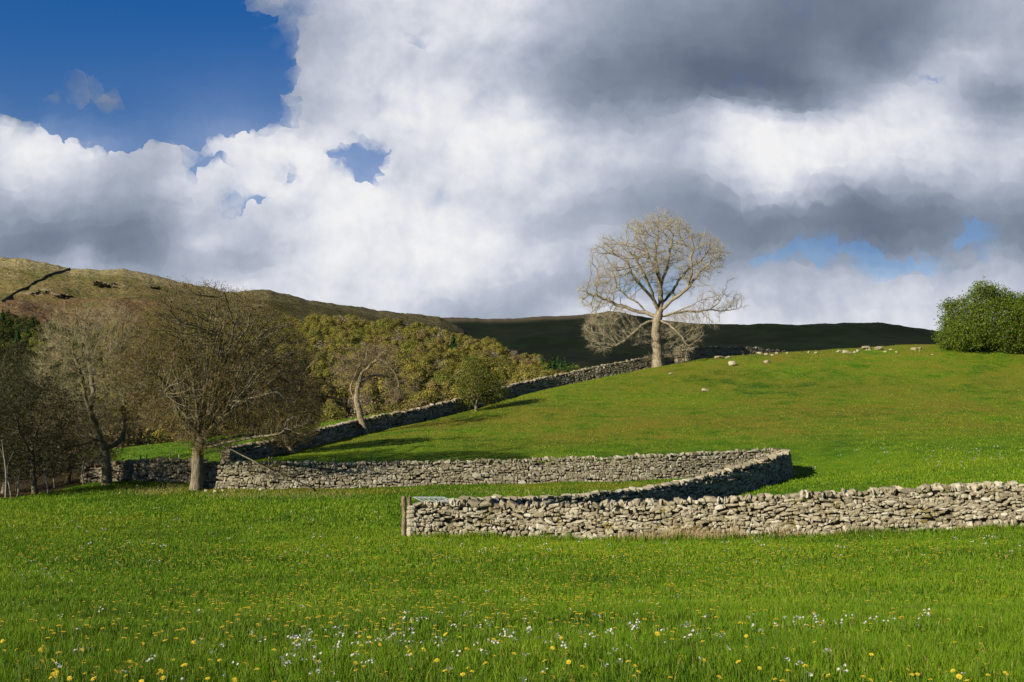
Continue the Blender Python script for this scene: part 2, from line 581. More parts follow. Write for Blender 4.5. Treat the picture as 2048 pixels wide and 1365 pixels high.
M_GROUND = mat_ground()
M_BLADE = mat_blade()

# ------------------------------------------------------------------ the ground: one sheet through measured points
CTRL = [  # px, py, depth
    (1024, 1365, 6.1), (0, 1365, 6.3), (2048, 1365, 6.0), (1024, 1200, 14.9), (0, 1200, 15.3), (2048, 1195, 14.5), (1500, 1198, 14.7), (500, 1200, 15.1),
    (1024, 1110, 25), (1700, 1105, 24), (300, 1115, 26), (-200, 1110, 27), (2300, 1100, 23),
    (805, 1073, 33), (1000, 1076, 33.2), (1200, 1082, 32.8), (1500, 1078, 32), (1800, 1066, 31.5), (2048, 1056, 31), (2500, 1035, 29.5),
    (500, 1055, 35.5), (100, 1050, 37), (-300, 1045, 38), (300, 1010, 45), (0, 996, 47), (-300, 990, 49), (650, 1010, 45), (170, 968, 55), (60, 985, 54),
    (1575, 958, 54.5), (1500, 977, 51), (1400, 1008, 47.5), (1300, 1030, 44), (1200, 1045, 41), (1100, 1054, 39), (1000, 1060, 37), (905, 1066, 35),
    (1450, 957, 55.2), (1300, 962, 55), (1100, 967, 54.5), (900, 970, 54), (700, 975, 53.5), (590, 978, 53), (420, 977, 53.2), (300, 962, 55),
    (1000, 892, 70), (1300, 890, 69), (800, 897, 68), (1650, 950, 56), (2048, 960, 42), (2048, 900, 58), (1800, 905, 58), (2400, 900, 55),
    (1000, 829, 89), (1250, 823, 88), (1500, 822, 85), (1800, 828, 81), (2048, 832, 78), (2400, 825, 76),
    (1500, 762, 104), (1800, 750, 104), (2048, 752, 101), (1300, 775, 103),
    (2048, 705, 120), (1870, 690, 122), (1700, 697, 123), (1550, 706, 122), (1430, 715, 120), (1315, 735, 117), (1200, 757, 113), (1110, 775, 109),
    (1035, 792, 104), (950, 818, 96), (830, 848, 88), (730, 866, 82), (580, 905, 68.5), (470, 922, 62.5), (410, 932, 60),
    (700, 842, 112), (640, 849, 106), (400, 885, 92), (260, 912, 80), (790, 825, 124), (120, 930, 78), (-100, 935, 80),
    (1000, 806, 118), (1150, 775, 126),
]
pts = np.array([P(*c) for c in CTRL])
extra = np.array([[-8, -10, -1.2], [8, -10, -1.0], [0, -2, -1.62], [-60, 140, -7], [-20, 155, -4.5], [-120, 110, -8], [-120, 60, -5], [-90, 20, -3.5], [-60, 0, -2],
                  [20, 150, 1.5], [45, 150, 4.5], [80, 150, 7], [110, 125, 9], [110, 80, 3], [90, 40, -1], [70, 10, -1], [110, 150, 7.5], [-70, 95, -6], [-120, 150, -9]])
pts = np.vstack([pts, extra])


def tps_fit(p, z, lam=.02):
    n = len(p)
    r = np.linalg.norm(p[:, None] - p[None], axis=2)
    K = np.where(r > 0, r * r * np.log(r + 1e-12), 0) + lam * np.eye(n)
    Q = np.hstack([np.ones((n, 1)), p])
    A = np.block([[K, Q], [Q.T, np.zeros((3, 3))]])
    return np.linalg.solve(A, np.concatenate([z, np.zeros(3)]))


TW = tps_fit(pts[:, :2], pts[:, 2])
GX0, GX1, GY0, GY1, GS = -110.0, 110.0, -12.0, 152.0, .4
gxs = np.arange(GX0, GX1 + .01, GS)
gys = np.arange(GY0, GY1 + .01, GS)


def tps_eval(q):
    out = np.empty(len(q))
    for i in range(0, len(q), 20000):
        s = q[i:i + 20000]
        r2 = ((s[:, None] - pts[None, :, :2]) ** 2).sum(2)
        out[i:i + 20000] = (.5 * r2 * np.log(r2 + 1e-12)) @ TW[:-3] + TW[-3] + s @ TW[-2:]
    return out


_gg = np.stack(np.meshgrid(gxs, gys), -1).reshape(-1, 2)
GZ = tps_eval(_gg).reshape(len(gys), len(gxs))
_X, _Y = np.meshgrid(gxs, gys)
GZ += (fbm(_X * .35, _Y * .35, 3, 5) - .5) * .16 * sstep(36, 60, _Y) + (fbm(_X * .9, _Y * .9, 2, 8) - .5) * .07


def gz(x, y):
    x = np.asarray(x, float); y = np.asarray(y, float)
    xc, yc = np.clip(x, GX0, GX1 - .01), np.clip(y, GY0, GY1 - .01)
    fx, fy = (xc - GX0) / GS, (yc - GY0) / GS
    ix, iy = np.minimum(fx.astype(int), len(gxs) - 2), np.minimum(fy.astype(int), len(gys) - 2)
    fx, fy = fx - ix, fy - iy
    z = (GZ[iy, ix] * (1 - fx) + GZ[iy, ix + 1] * fx) * (1 - fy) + (GZ[iy + 1, ix] * (1 - fx) + GZ[iy + 1, ix + 1] * fx) * fy
    dist = np.hypot(x - xc, y - yc)
    k = sstep(0, 160, dist)
    return z * (1 - k) + (-16 + 5 * fbm(x * .004, y * .004, 3, 2)) * k


def ground_hit(px, py, y0=3.0, y1=135.0):
    u, v = raydir(px, py)
    best = np.full(u.shape, np.nan)
    prev = None
    for d in np.arange(y0, y1, .35):
        h = v * d - gz(u * d, np.full(u.shape, d))
        if prev is not None:
            hit = np.isnan(best) & (prev > 0) & (h <= 0)
            best[hit] = d - .35 * (-h[hit]) / (prev[hit] - h[hit] + 1e-9)
        prev = h
    return np.stack([u * best, best, gz(np.nan_to_num(u * best), np.nan_to_num(best))], -1)


def dryness(x, y):
    """how straw-coloured the turf is: grazed hill dry, meadow lush, a rough strip under the walls"""
    d = .72 * sstep(58, 80, y) * sstep(-25, -8, x)
    for (px, py, dd, rx, ry, a) in ((1250, 850, 82, 24, 7, .85), (1600, 860, 76, 16, 6, .65), (1300, 830, 88, 26, 4, .25), (1750, 720, 116, 22, 9, .35), (1250, 1040, 27, 9, 4, .0),
                                    (700, 1000, 52, 12, 1.3, .8), (950, 985, 53.5, 9, 1.0, .8), (300, 985, 51.5, 5, 2.0, 1.0), (480, 990, 52, 8, 1.0, 1.0), (1150, 972, 54, 6, .8, .6), (150, 1040, 38, 8, 5, .3)):
        c = P(px, py, dd)
        d = d + a * np.exp(-(((x - c[0]) / rx) ** 2 + ((y - c[1]) / ry) ** 2))
    tp = np.array([P(*q)[:2] for q in ((950, 826, 90), (1250, 822, 88.5), (1500, 821.5, 85.5), (1750, 828, 82), (1850, 833, 80), (2048, 834, 78), (2300, 834, 76))])
    yy = np.interp(x, tp[:, 0], tp[:, 1])
    d = d + .75 * np.exp(-((y - yy) / .6) ** 2) * (x > tp[0, 0]) * (x < 60) + .35 * sstep(0, 1, (yy - y) / 3) * sstep(0, 1, (y - yy + 9) / 6) * (x > tp[0, 0])
    return np.clip(d, 0, 1)


LIT = [P(*q)[:2] for q in ((-260, 1003, 45), (-60, 1000, 46), (20, 997, 46.5), (90, 982, 51), (165, 967, 55.2), (172, 955, 58), (235, 925, 66), (215, 908, 84), (-400, 900, 84), (-400, 1003, 45))]


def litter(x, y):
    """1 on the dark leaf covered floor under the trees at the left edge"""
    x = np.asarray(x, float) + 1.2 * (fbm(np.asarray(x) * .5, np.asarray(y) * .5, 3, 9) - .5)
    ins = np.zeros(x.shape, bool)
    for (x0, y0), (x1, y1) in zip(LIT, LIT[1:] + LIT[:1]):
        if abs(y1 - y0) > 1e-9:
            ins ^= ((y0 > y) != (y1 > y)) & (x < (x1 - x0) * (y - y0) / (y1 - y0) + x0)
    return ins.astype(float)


def build_ground():
    a = np.concatenate([-np.geomspace(6000, 112, 22), np.arange(-110, 110.1, .8), np.geomspace(112, 6000, 22)])
    b = np.concatenate([-np.geomspace(3000, 14, 12), np.arange(-12, 152.1, .5), np.geomspace(154, 9000, 26)])
    X, Y = np.meshgrid(a, b)
    Z = gz(X, Y)
    nx, ny = len(a), len(b)
    i = np.arange(nx * ny).reshape(ny, nx)
    q = np.stack([i[:-1, :-1], i[:-1, 1:], i[1:, 1:], i[1:, :-1]], -1).reshape(-1, 4)
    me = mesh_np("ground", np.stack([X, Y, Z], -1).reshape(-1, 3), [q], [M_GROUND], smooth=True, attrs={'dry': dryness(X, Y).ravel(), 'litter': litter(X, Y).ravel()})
    link("ground", me, kind='structure')


build_ground()


# ------------------------------------------------------------------ hills beyond
def hill_surface(sil, d_crest, d_base, z_base, prof, amp, seed, rough=0.0):
    sx = np.array([s[0] for s in sil], float); sy = np.array([s[1] for s in sil], float)

    def f(px, t):
        px = np.asarray(px, float); t = np.asarray(t, float)
        py = np.interp(px, sx, sy) + rough * sstep(.9, 1.0, t) * ((fbm(px * .045, px * 0 + seed, 4, seed) - .5) * 5 + (fbm(px * .2, px * 0 + seed, 2, seed) - .5) * 2)
        D = d_crest(px); D0 = d_base(px)
        u, v = raydir(px, py)
        d = D0 + (D - D0) * t
        zc = v * D
        tt = np.clip(t, 0, 1)
        z = z_base + (zc - z_base) * tt ** prof
        over = np.clip(t - 1, 0, 5)
        z = z - over * (zc - z_base) * .8
        x = u * d
        s = (D - D0)
        edge = np.sin(np.pi * np.clip(tt, 0, 1)) ** .7
        z = z + (fbm(x / s * 6, d / s * 6, 5, seed) - .5) * amp * edge
        return x, d, z
    return f


def build_hill(name, f, px0, px1, nx, nt, mat, attrs=None):
    p = np.linspace(px0, px1, nx)
    t = np.concatenate([np.linspace(0, 1, nt), np.linspace(1.04, 1.9, 10)])
    PX, T = np.meshgrid(p, t)
    x, y, z = f(PX, T)
    i = np.arange(x.size).reshape(x.shape)
    q = np.stack([i[:-1, :-1], i[:-1, 1:], i[1:, 1:], i[1:, :-1]], -1).reshape(-1, 4)
    me = mesh_np(name, np.stack([x, y, z], -1).reshape(-1, 3), [q], [mat], smooth=True, attrs=attrs(PX, T) if attrs else None)
    return link(name, me, kind='structure')


def mat_fell():
    m, N, b, out = material("fell_grass_and_bracken", .97, .03)
    pos = geopos(N)
    n1 = N.noise(pos, .006, 6, .62)
    n2 = N.noise(pos, .022, 6, .68)
    n3 = N.noise(pos, .09, 5, .7)
    br = attr(N, 'low')
    k = N.math('ADD', N.math('MULTIPLY_ADD', n2, .8, N.math('MULTIPLY', n1, .5)), N.math('MULTIPLY', br, .55))
    k = N.math('SUBTRACT', k, N.math('MULTIPLY', attr(N, 'crest'), .22))
    c = N.ramp(k, [(.36, (.30, .255, .13)), (.52, (.215, .18, .085)), (.62, (.13, .125, .035)), (.72, (.19, .15, .062)), (.84, (.115, .11, .035)), (.96, (.185, .118, .055)), (1.2, (.15, .095, .048))])
    c = N.mix(N.smooth(n3, .42, .62, 0, .55), c, N.mix(.6, c, (.030, .028, .012)))
    c = N.mix(N.smooth(N.math('MULTIPLY_ADD', n3, .6, N.math('MULTIPLY', n2, .7)), .70, .80, 0, .75), c, (.30, .26, .16))
    c = N.mix(N.smooth(N.math('MULTIPLY_ADD', n3, .4, N.noise(pos, .013, 5, .65)), .84, .92, 0, .85), c, (.045, .04, .022))
    dk = N.smooth(attr(N, 'east_cloud_shade'), .0, 1.0)
    c = N.mix(dk, c, N.mix(.75, c, (.018, .020, .010)))  # cloud shadow on the eastern slope painted into the colour
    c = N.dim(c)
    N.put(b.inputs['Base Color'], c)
    bump(N, b, N.math('ADD', n2, N.math('MULTIPLY', n3, .5)), 1.0, 14)
    return m


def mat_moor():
    m, N, b, out = material("moor_heather_cloud_shade", .97, .03)
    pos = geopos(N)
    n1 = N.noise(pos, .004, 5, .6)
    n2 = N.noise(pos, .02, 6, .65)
    c = N.ramp(N.math('MULTIPLY_ADD', n2, .5, N.math('MULTIPLY', n1, .5)), [(.38, (.0045, .0085, .0035)), (.5, (.0068, .0112, .006)), (.62, (.015, .0165, .010))])  # cloud shadow over the heather painted in as near-black colour
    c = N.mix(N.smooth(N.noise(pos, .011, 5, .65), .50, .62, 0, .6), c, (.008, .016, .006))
    c = N.mix(attr(N, 'pale'), c, N.mix(n2, (.12, .085, .06), (.05, .05, .03)))  # sunlit strip along the crest painted in as paler colour
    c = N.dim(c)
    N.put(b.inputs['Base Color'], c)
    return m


FELL_SIL = [(-500, 560), (-200, 525), (-60, 514), (0, 516), (40, 517), (90, 525), (140, 537), (200, 540), (250, 539), (290, 546), (330, 556), (400, 573), (450, 582), (470, 584), (500, 581), (545, 582),
            (580, 591), (620, 601), (690, 611), (760, 621), (830, 628), (880, 635), (930, 662), (1000, 725), (1300, 820)]
fell_f = hill_surface(FELL_SIL, lambda p: 1500 + 0 * p, lambda p: 650 + 0 * p, -20, 1.15, 46, 21, 1.0)
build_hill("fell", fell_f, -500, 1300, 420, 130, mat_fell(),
           lambda PX, T: {'low': sstep(.95, .45, T).ravel() * sstep(-60, 40, PX).ravel() * .9, 'east_cloud_shade': (sstep(400, 560, PX)).ravel() * .8, 'crest': sstep(.86, .97, T).ravel()})
MOOR_SIL = [(500, 690), (800, 650), (880, 636), (905, 635), (960, 638), (1010, 638), (1080, 633), (1150, 631), (1190, 627), (1215, 623), (1250, 627), (1330, 641), (1400, 648), (1500, 649), (1534, 646.5), (1560, 648), (1590, 650),
            (1700, 646), (1760, 646), (1800, 651), (1866, 661), (1950, 672), (2100, 690), (2500, 720)]
moor_f = hill_surface(MOOR_SIL, lambda p: 2300 + 0 * p, lambda p: 900 + 0 * p, -25, 1.25, 40, 31, .6)
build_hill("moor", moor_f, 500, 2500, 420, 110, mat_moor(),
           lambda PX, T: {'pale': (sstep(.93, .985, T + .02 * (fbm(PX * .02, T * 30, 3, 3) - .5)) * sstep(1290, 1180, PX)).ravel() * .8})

WOOD_SIL = [(-400, 700), (-100, 655), (0, 657), (60, 668), (120, 680), (200, 680), (300, 672), (400, 665), (520, 664), (600, 660), (700, 659), (800, 673), (900, 694), (960, 711), (1030, 734), (1100, 752), (1170, 772), (1230, 800), (1320, 830)]
wood_f = hill_surface(WOOD_SIL, lambda p: np.interp(p, [0, 700, 1000, 1250], [400, 430, 380, 300]), lambda p: np.interp(p, [0, 700, 900, 1250], [105, 140, 165, 190]),
                      -9, 1.0, 10, 41)
m_floor, Nn, bb, _ = material("woodland_floor", .95, .05)
Nn.put(bb.inputs['Base Color'], Nn.mix(Nn.smooth(Nn.noise(geopos(Nn), .15, 5, .6), .35, .65), (.055, .035, .015), (.07, .065, .018)))
build_hill("wooded_hill", wood_f, -400, 1320, 200, 50, m_floor)


# ------------------------------------------------------------------ woodland trees
def quads_from(c, nrm, size, r, aspect=1.0):
    """leaf-clump quads: centres, normals, half sizes"""
    n = len(c)
    nrm = nrm / (np.linalg.norm(nrm, axis=1, keepdims=True) + 1e-9)
    a = r.normal(size=(n, 3))
    t = np.cross(nrm, a); t /= np.linalg.norm(t, axis=1, keepdims=True) + 1e-9
    b = np.cross(nrm, t)
    s = np.asarray(size).reshape(-1, 1)
    k = r.uniform(.6, 1.3, (n, 4, 1))
    V = np.stack([c - t * s * k[:, 0], c + b * s * aspect * k[:, 1], c + t * s * k[:, 2], c - b * s * aspect * k[:, 3]], 1)
    return V.reshape(-1, 3), np.arange(n * 4).reshape(-1, 4)


def spikes(a, b, ra, sides=3):
    """thin tapered prisms a->b ending in a point"""
    n = len(a)
    d = b - a
    L = np.linalg.norm(d, axis=1, keepdims=True) + 1e-9
    d = d / L
    ref = np.where(np.abs(d[:, 2:3]) > .9, np.array([[1., 0, 0]]), np.array([[0, 0, 1.]]))
    t = np.cross(d, ref); t /= np.linalg.norm(t, axis=1, keepdims=True) + 1e-9
    w = np.cross(d, t)
    V = []
    for k in range(sides):
        an = 2 * math.pi * k / sides
        V.append(a + (t * math.cos(an) + w * math.sin(an)) * np.asarray(ra).reshape(-1, 1))
    V.append(b)
    V = np.stack(V, 1)
    base = (np.arange(n) * (sides + 1))[:, None]
    tr = np.concatenate([np.concatenate([base + k, base + (k + 1) % sides, base + sides], 1) for k in range(sides)])
    return V.reshape(-1, 3), tr


def wood_tree(seed, kind):
    """unit-size (about 10 m) far tree: leaf clumps on a lumpy crown, trunk and boughs; returns V, polys(list), mat idx, rnd"""
    r = np.random.default_rng(seed)
    if kind == 'conifer':
        n = 420
        h = 1 - np.sqrt(r.uniform(0, 1, n))
        h = .08 + .92 * h
        an = r.uniform(0, 2 * math.pi, n)
        rad = (1 - h) * 2.4 * r.uniform(.55, 1.05, n) + .1
        c = np.stack([rad * np.cos(an), rad * np.sin(an), h * 11 + .6], 1)
        nr = np.stack([np.cos(an), np.sin(an), np.full(n, .4)], 1) + r.normal(size=(n, 3)) * .5
        V, Q = quads_from(c, nr, r.uniform(.3, .65, n), r)
        boughs = np.zeros((0, 3)), np.zeros((0, 3))
    else:
        n = 520 if kind == 'bare' else 1700
        k = r.integers(7, 12)
        an = r.uniform(0, 2 * math.pi, k)
        lob = np.stack([np.cos(an) * r.uniform(.8, 2.6, k), np.sin(an) * r.uniform(.8, 2.6, k), r.uniform(3.6, 8.0, k)], 1)
        lr = r.uniform(1.3, 2.3, k) * np.where(lob[:, 2] > 6.8, .8, 1)
        w = r.integers(0, k, n)
        d = r.normal(size=(n, 3)); d /= np.linalg.norm(d, axis=1, keepdims=True)
        d[:, 2] = np.where(d[:, 2] < -.35, -d[:, 2], d[:, 2])
        c = lob[w] + d * (lr[w] * r.uniform(.55, 1.08, n) ** .6)[:, None]
        V, Q = quads_from(c, d + r.normal(size=(n, 3)) * .38, r.uniform(.10, .25, n) * (.8 if kind == 'bare' else 1), r)
        boughs = np.repeat(np.array([[0, 0, 2.2]]), k, 0), lob + np.array([0, 0, .5])
    sv, st = spikes(np.array([[0, 0, -1.2]]), np.array([[0, 0, 6.5]]), [.25], 5)
    bv, bt = spikes(boughs[0], boughs[1], np.full(len(boughs[0]), .11), 3)
    m = 160 if kind == 'bare' else 60
    if kind != 'conifer':
        pick = r.integers(0, len(c), m)
        tv, tt = spikes(c[pick] - d[pick] * .9, c[pick] + d[pick] * r.uniform(.3, .9, (m, 1)) + np.array([0, 0, .3]), np.full(m, .045), 3)
    else:
        tv, tt = np.zeros((0, 3)), np.zeros((0, 3), int)
    W = np.concatenate([sv, bv, tv])
    T = np.concatenate([st, bt + len(sv), tt + len(sv) + len(bv)])
    allV = np.concatenate([V, W])
    polys = [Q, T + len(V)]
    mi = np.concatenate([np.zeros(len(Q), int), np.ones(len(T), int)])
    rnd = np.concatenate([np.repeat(r.uniform(0, 1, len(Q)), 4), r.uniform(0, 1, len(W))])
    return allV, polys, mi, rnd


def mat_wood_leaf(name, stops):
    m, N, b, out = material(name, .85, .1)
    oi = N.n('ShaderNodeObjectInfo')
    t = N.math('FRACT', N.math('ADD', attr(N, 'tint'), oi.outputs['Random']))
    t = N.math('MULTIPLY_ADD', N.math('SUBTRACT', attr(N, 'rnd'), .5), .22, t)
    c = N.ramp(t, stops)
    c = N.dim(c, 1.27)
    N.put(b.inputs['Base Color'], c)
    tr = N.n('ShaderNodeBsdfTranslucent')
    N.put(tr.inputs[0], c)
    mx = N.n('ShaderNodeMixShader')
    mx.inputs[0].default_value = .25
    N.put(mx.inputs[1], b.outputs[0]); N.put(mx.inputs[2], tr.outputs[0])
    N.put(out.inputs[0], mx.outputs[0])
    return m


WL = {
    'olive': mat_wood_leaf("budding_olive_leaves", [(0, (.098, .092, .020)), (.5, (.128, .116, .024)), (1, (.160, .142, .028))]),
    'russet': mat_wood_leaf("budding_russet_leaves", [(0, (.110, .086, .036)), (.5, (.135, .105, .040)), (1, (.135, .112, .032))]),
    'green': mat_wood_leaf("fresh_green_leaves", [(0, (.070, .085, .014)), (1, (.115, .125, .020))]),
    'bare': mat_wood_leaf("grey_bare_twigs", [(0, (.20, .165, .11)), (1, (.27, .23, .16))]),
    'dark': mat_wood_leaf("shade_darkened_leaves", [(0, (.028, .036, .008)), (1, (.055, .055, .014))]),  # cloud shade over the left of the wood put into the leaf colour
    'conifer': mat_wood_leaf("dark_conifer_needles", [(0, (.010, .024, .006)), (1, (.022, .050, .010))]),
}
M_WBARK = mat_bark("woodland_bark", (.07, .055, .035), (.13, .11, .075))
WLABEL = {
    'olive': "olive yellow budding tree in the wood on the far hillside",
    'russet': "russet brown budding tree in the wood on the far hillside",
    'green': "fresh green leafy tree in the wood on the far hillside",
    'bare': "pale grey bare crowned tree in the wood on the far hillside",
    'dark': "olive tree coloured dark as in shade in the wood below the far fell",
    'conifer': "dark green pointed conifer standing in the wood on the far hillside",
}


def build_wood():
    r = np.random.default_rng(5)
    cand = []
    for k in range(13000):
        px, t = r.uniform(-330, 1290), r.uniform(0.0, 1.03)
        x, y, z = (float(v) for v in wood_f(px, t))
        if r.uniform() > y / 420:
            continue
        cand.append((px, t, x, y, z))
    keep, cells = [], {}
    for c in cand:
        sp = 4.4
        cx, cy = int(c[2] // sp), int(c[3] // sp)
        if any((c[2] - o[2]) ** 2 + (c[3] - o[3]) ** 2 < sp * sp for i in (-1, 0, 1) for j in (-1, 0, 1) for o in cells.get((cx + i, cy + j), ())):
            continue
        cells.setdefault((cx, cy), []).append(c)
        keep.append(c)
    protos = {}
    for kind, num in (('olive', 5), ('russet', 4), ('green', 3), ('bare', 3), ('dark', 2), ('conifer', 2)):
        protos[kind] = []
        for i in range(num):
            V, polys, mi, rnd = wood_tree(900 + 31 * i + len(kind) * 7, kind)
            me = mesh_np("woodland_tree", V, polys, [WL[kind], M_WBARK], mi, attrs={'rnd': rnd, 'tint': np.zeros(len(V))})
            protos[kind].append((me, V, polys, mi, rnd))
    rows = []
    for (px, t, x, y, z) in keep:
        q = fbm(np.array([x * .03]), np.array([y * .03]), 3, 77)[0]
        u = r.uniform()
        if px < 200 and u < .9:
            kind = 'conifer' if u < .25 and t > .5 else 'dark'
        elif u < .09:
            kind = 'bare'
        elif u < .105:
            kind = 'conifer'
        elif t < .30 + .35 * (q - .5):
            kind = 'russet' if u < .62 else ('olive' if u < .96 else 'green')
        else:
            kind = 'olive' if u < .76 else ('russet' if u < .93 else 'green')
        if t > .93 and u > .8:
            kind = 'bare'
        sc = r.uniform(.58, .98) * (.9 if kind != 'conifer' else .85)
        if 1080 < px < 1180 and t > .8:
            kind, sc = ('conifer' if u < .5 else 'green'), .7
        rows.append((kind, px, t, x, y, z, sc, r.uniform(0, 6.28), int(r.integers(0, 99))))
    for k in range(16):
        px, t = r.uniform(1078, 1172), r.uniform(.72, .97)
        x, y, z = (float(v) for v in wood_f(px, t))
        rows.append(('conifer' if k % 3 else 'dark', px, t, x, y, z, r.uniform(.5, .72), r.uniform(0, 6.28), k))
    # the 300 that show largest stand alone: in the frame, not behind the nearest trees, nearest first
    show = sorted([w for w in rows if 610 < w[1] < 1200 or -20 < w[1] < 60 and w[2] > .5], key=lambda w: w[4] - (60 if w[0] in ('conifer', 'bare') else 0) - (900 if w[2] > .93 else 0))[:290]
    ids = {id(w) for w in show}
    for w in show:
        kind, px, t, x, y, z, sc, rot, pi = w
        me = protos[kind][pi % len(protos[kind])][0]
        o = link("woodland_tree", me, label=WLABEL[kind], category="tree", group="trees of the wood on the far hillside: " + kind)
        o.location = (x, y, z); o.rotation_euler = (0, 0, rot); o.scale = (sc * 1.05, sc * 1.05, sc)
    for kind in protos:
        Vs, Qs, Ts, rn, tn, off = [], [], [], [], [], 0
        mats = None
    kinds = list(protos)
    Vs, Qs, Ts, Qm, Tm, rn, tn, off = [], [], [], [], [], [], [], 0
    for w in rows:
        if id(w) in ids:
            continue
        kind, px, t, x, y, z, sc, rot, pi = w
        _, V, polys, mi, rnd = protos[kind][pi % len(protos[kind])]
        c, s = math.cos(rot), math.sin(rot)
        R = np.array([[c, s, 0], [-s, c, 0], [0, 0, 1]])
        Vs.append((V * [sc * 1.05, sc * 1.05, sc]) @ R + [x, y, z])
        Qs.append(polys[0] + off); Ts.append(polys[1] + off)
        Qm.append(np.full(len(polys[0]), kinds.index(kind))); Tm.append(np.full(len(polys[1]), len(kinds)))
        rn.append(rnd); tn.append(np.full(len(V), r.uniform()))
        off += len(V)
    me = mesh_np("distant_woods", np.concatenate(Vs), [np.concatenate(Qs), np.concatenate(Ts)], [WL[k] for k in kinds] + [M_WBARK],
                 np.concatenate(Qm + Tm), attrs={'rnd': np.concatenate(rn), 'tint': np.concatenate(tn)})
    link("distant_woods", me, kind='stuff', label="rest of the budding wood covering the far hillside", category="woods")
    print("wood trees", len(rows), "single", len(show))


build_wood()


# ------------------------------------------------------------------ dry stone walls
def cube_ball(n):
    """subdivided cube surface (n per edge), welded: unit verts in [-1,1], quads"""
    idx, V, Q = {}, [], []

    def vid(p):
        k = tuple(np.round(p, 5))
        if k not in idx:
            idx[k] = len(V); V.append(p)
        return idx[k]
    g = np.linspace(-1, 1, n + 1)
    for ax in range(3):
        for s in (-1, 1):
            for i in range(n):
                for j in range(n):
                    c = []
                    for (a, b) in ((i, j), (i + 1, j), (i + 1, j + 1), (i, j + 1)):
                        p = [0, 0, 0]
                        p[ax] = s; p[(ax + 1) % 3] = g[a]; p[(ax + 2) % 3] = g[b]
                        c.append(vid(np.array(p, float)))
                    Q.append(c if s > 0 else c[::-1])
    V = np.array(V)
    p = 5.0
    V = V / ((np.abs(V) ** p).sum(1) ** (1 / p))[:, None]
    return V, np.array(Q)


BALLS = {n: cube_ball(n) for n in (2, 3)}


def stones_mesh(name, C, S, R, mats, sub=2, moss=None, core=None, rough=.16):
    """C centres n,3; S half sizes n,3; R rotation n,3,3 (rows are local axes in world)"""
    B, Q = BALLS[sub]
    n, m = len(C), len(B)
    r = np.random.default_rng(n)
    V = np.repeat(B[None], n, 0)
    # broken outline: random taper and shear of each stone, then a little roughness
    tap = r.uniform(-.28, .28, (n, 1, 3))
    V = V * (1 + tap[:, :, [0]] * V[:, :, [2]] * np.array([1, 0, 0]) + tap[:, :, [1]] * V[:, :, [0]] * np.array([0, 0, 1]))
    V = V + r.normal(size=(n, m, 3)) * rough * .5
    V = V * S[:, None, :]
    V = np.einsum('nmi,nij->nmj', V, R) + C[:, None, :]
    polys = (Q[None] + (np.arange(n) * m)[:, None, None]).reshape(-1, 4)
    V = V.reshape(-1, 3)
    rnd = np.repeat(r.beta(1.3, 1.35, n), m)
    ms = np.repeat(moss if moss is not None else np.zeros(n), m)
    mi = np.zeros(len(polys), int)
    if core is not None:
        cv, cq = core
        polys = np.concatenate([polys, cq + len(V)])
        V = np.concatenate([V, cv])
        mi = np.concatenate([mi, np.ones(len(cq), int)])
        rnd = np.concatenate([rnd, np.zeros(len(cv))]); ms = np.concatenate([ms, np.zeros(len(cv))])
    return mesh_np(name, V, [polys], mats, mi, smooth=False, attrs={'rnd': rnd, 'moss': ms})


class Path:
    def __init__(s, xy, hs, step=.25):
        xy = np.asarray(xy, float); hs = np.asarray(hs, float)
        P_ = [xy[0] * 2 - xy[1]] + list(xy) + [xy[-1] * 2 - xy[-2]]
        out, oh = [], []
        for i in range(1, len(P_) - 2):
            p0, p1, p2, p3 = P_[i - 1], P_[i], P_[i + 1], P_[i + 2]
            k = max(2, int(np.linalg.norm(p2 - p1) / step))
            for t in np.arange(k) / k:
                out.append(.5 * (2 * p1 + (p2 - p0) * t + (2 * p0 - 5 * p1 + 4 * p2 - p3) * t * t + (3 * p1 - p0 - 3 * p2 + p3) * t ** 3))
                oh.append(hs[i - 1] * (1 - t) + hs[i] * t)
        out.append(xy[-1]); oh.append(hs[-1])
        s.p = np.array(out)
        s.s = np.concatenate([[0], np.cumsum(np.linalg.norm(np.diff(s.p, axis=0), axis=1))])
        s.h = np.array(oh)
        s.z = gz(s.p[:, 0], s.p[:, 1])
        k = np.ones(7) / 7
        s.z = np.convolve(np.pad(s.z, 3, mode='edge'), k, 'valid')
        t = np.gradient(s.p, axis=0)
        t = np.stack([np.convolve(np.pad(t[:, i], 3, mode='edge'), k, 'valid') for i in (0, 1)], 1)
        s.t = t / np.linalg.norm(t, axis=1, keepdims=True)
        s.L = s.s[-1]

    def at(s, q):
        q = np.asarray(q)
        f = lambda a: np.interp(q, s.s, a)
        t = np.stack([f(s.t[:, 0]), f(s.t[:, 1])], -1)
        t /= np.linalg.norm(t, axis=-1, keepdims=True)
        dz = np.interp(q + .3, s.s, s.z) - np.interp(q - .3, s.s, s.z)
        ds = np.clip(q + .3, 0, s.L) - np.clip(q - .3, 0, s.L)
        return f(s.p[:, 0]), f(s.p[:, 1]), f(s.z), f(s.h), t, dz / ds


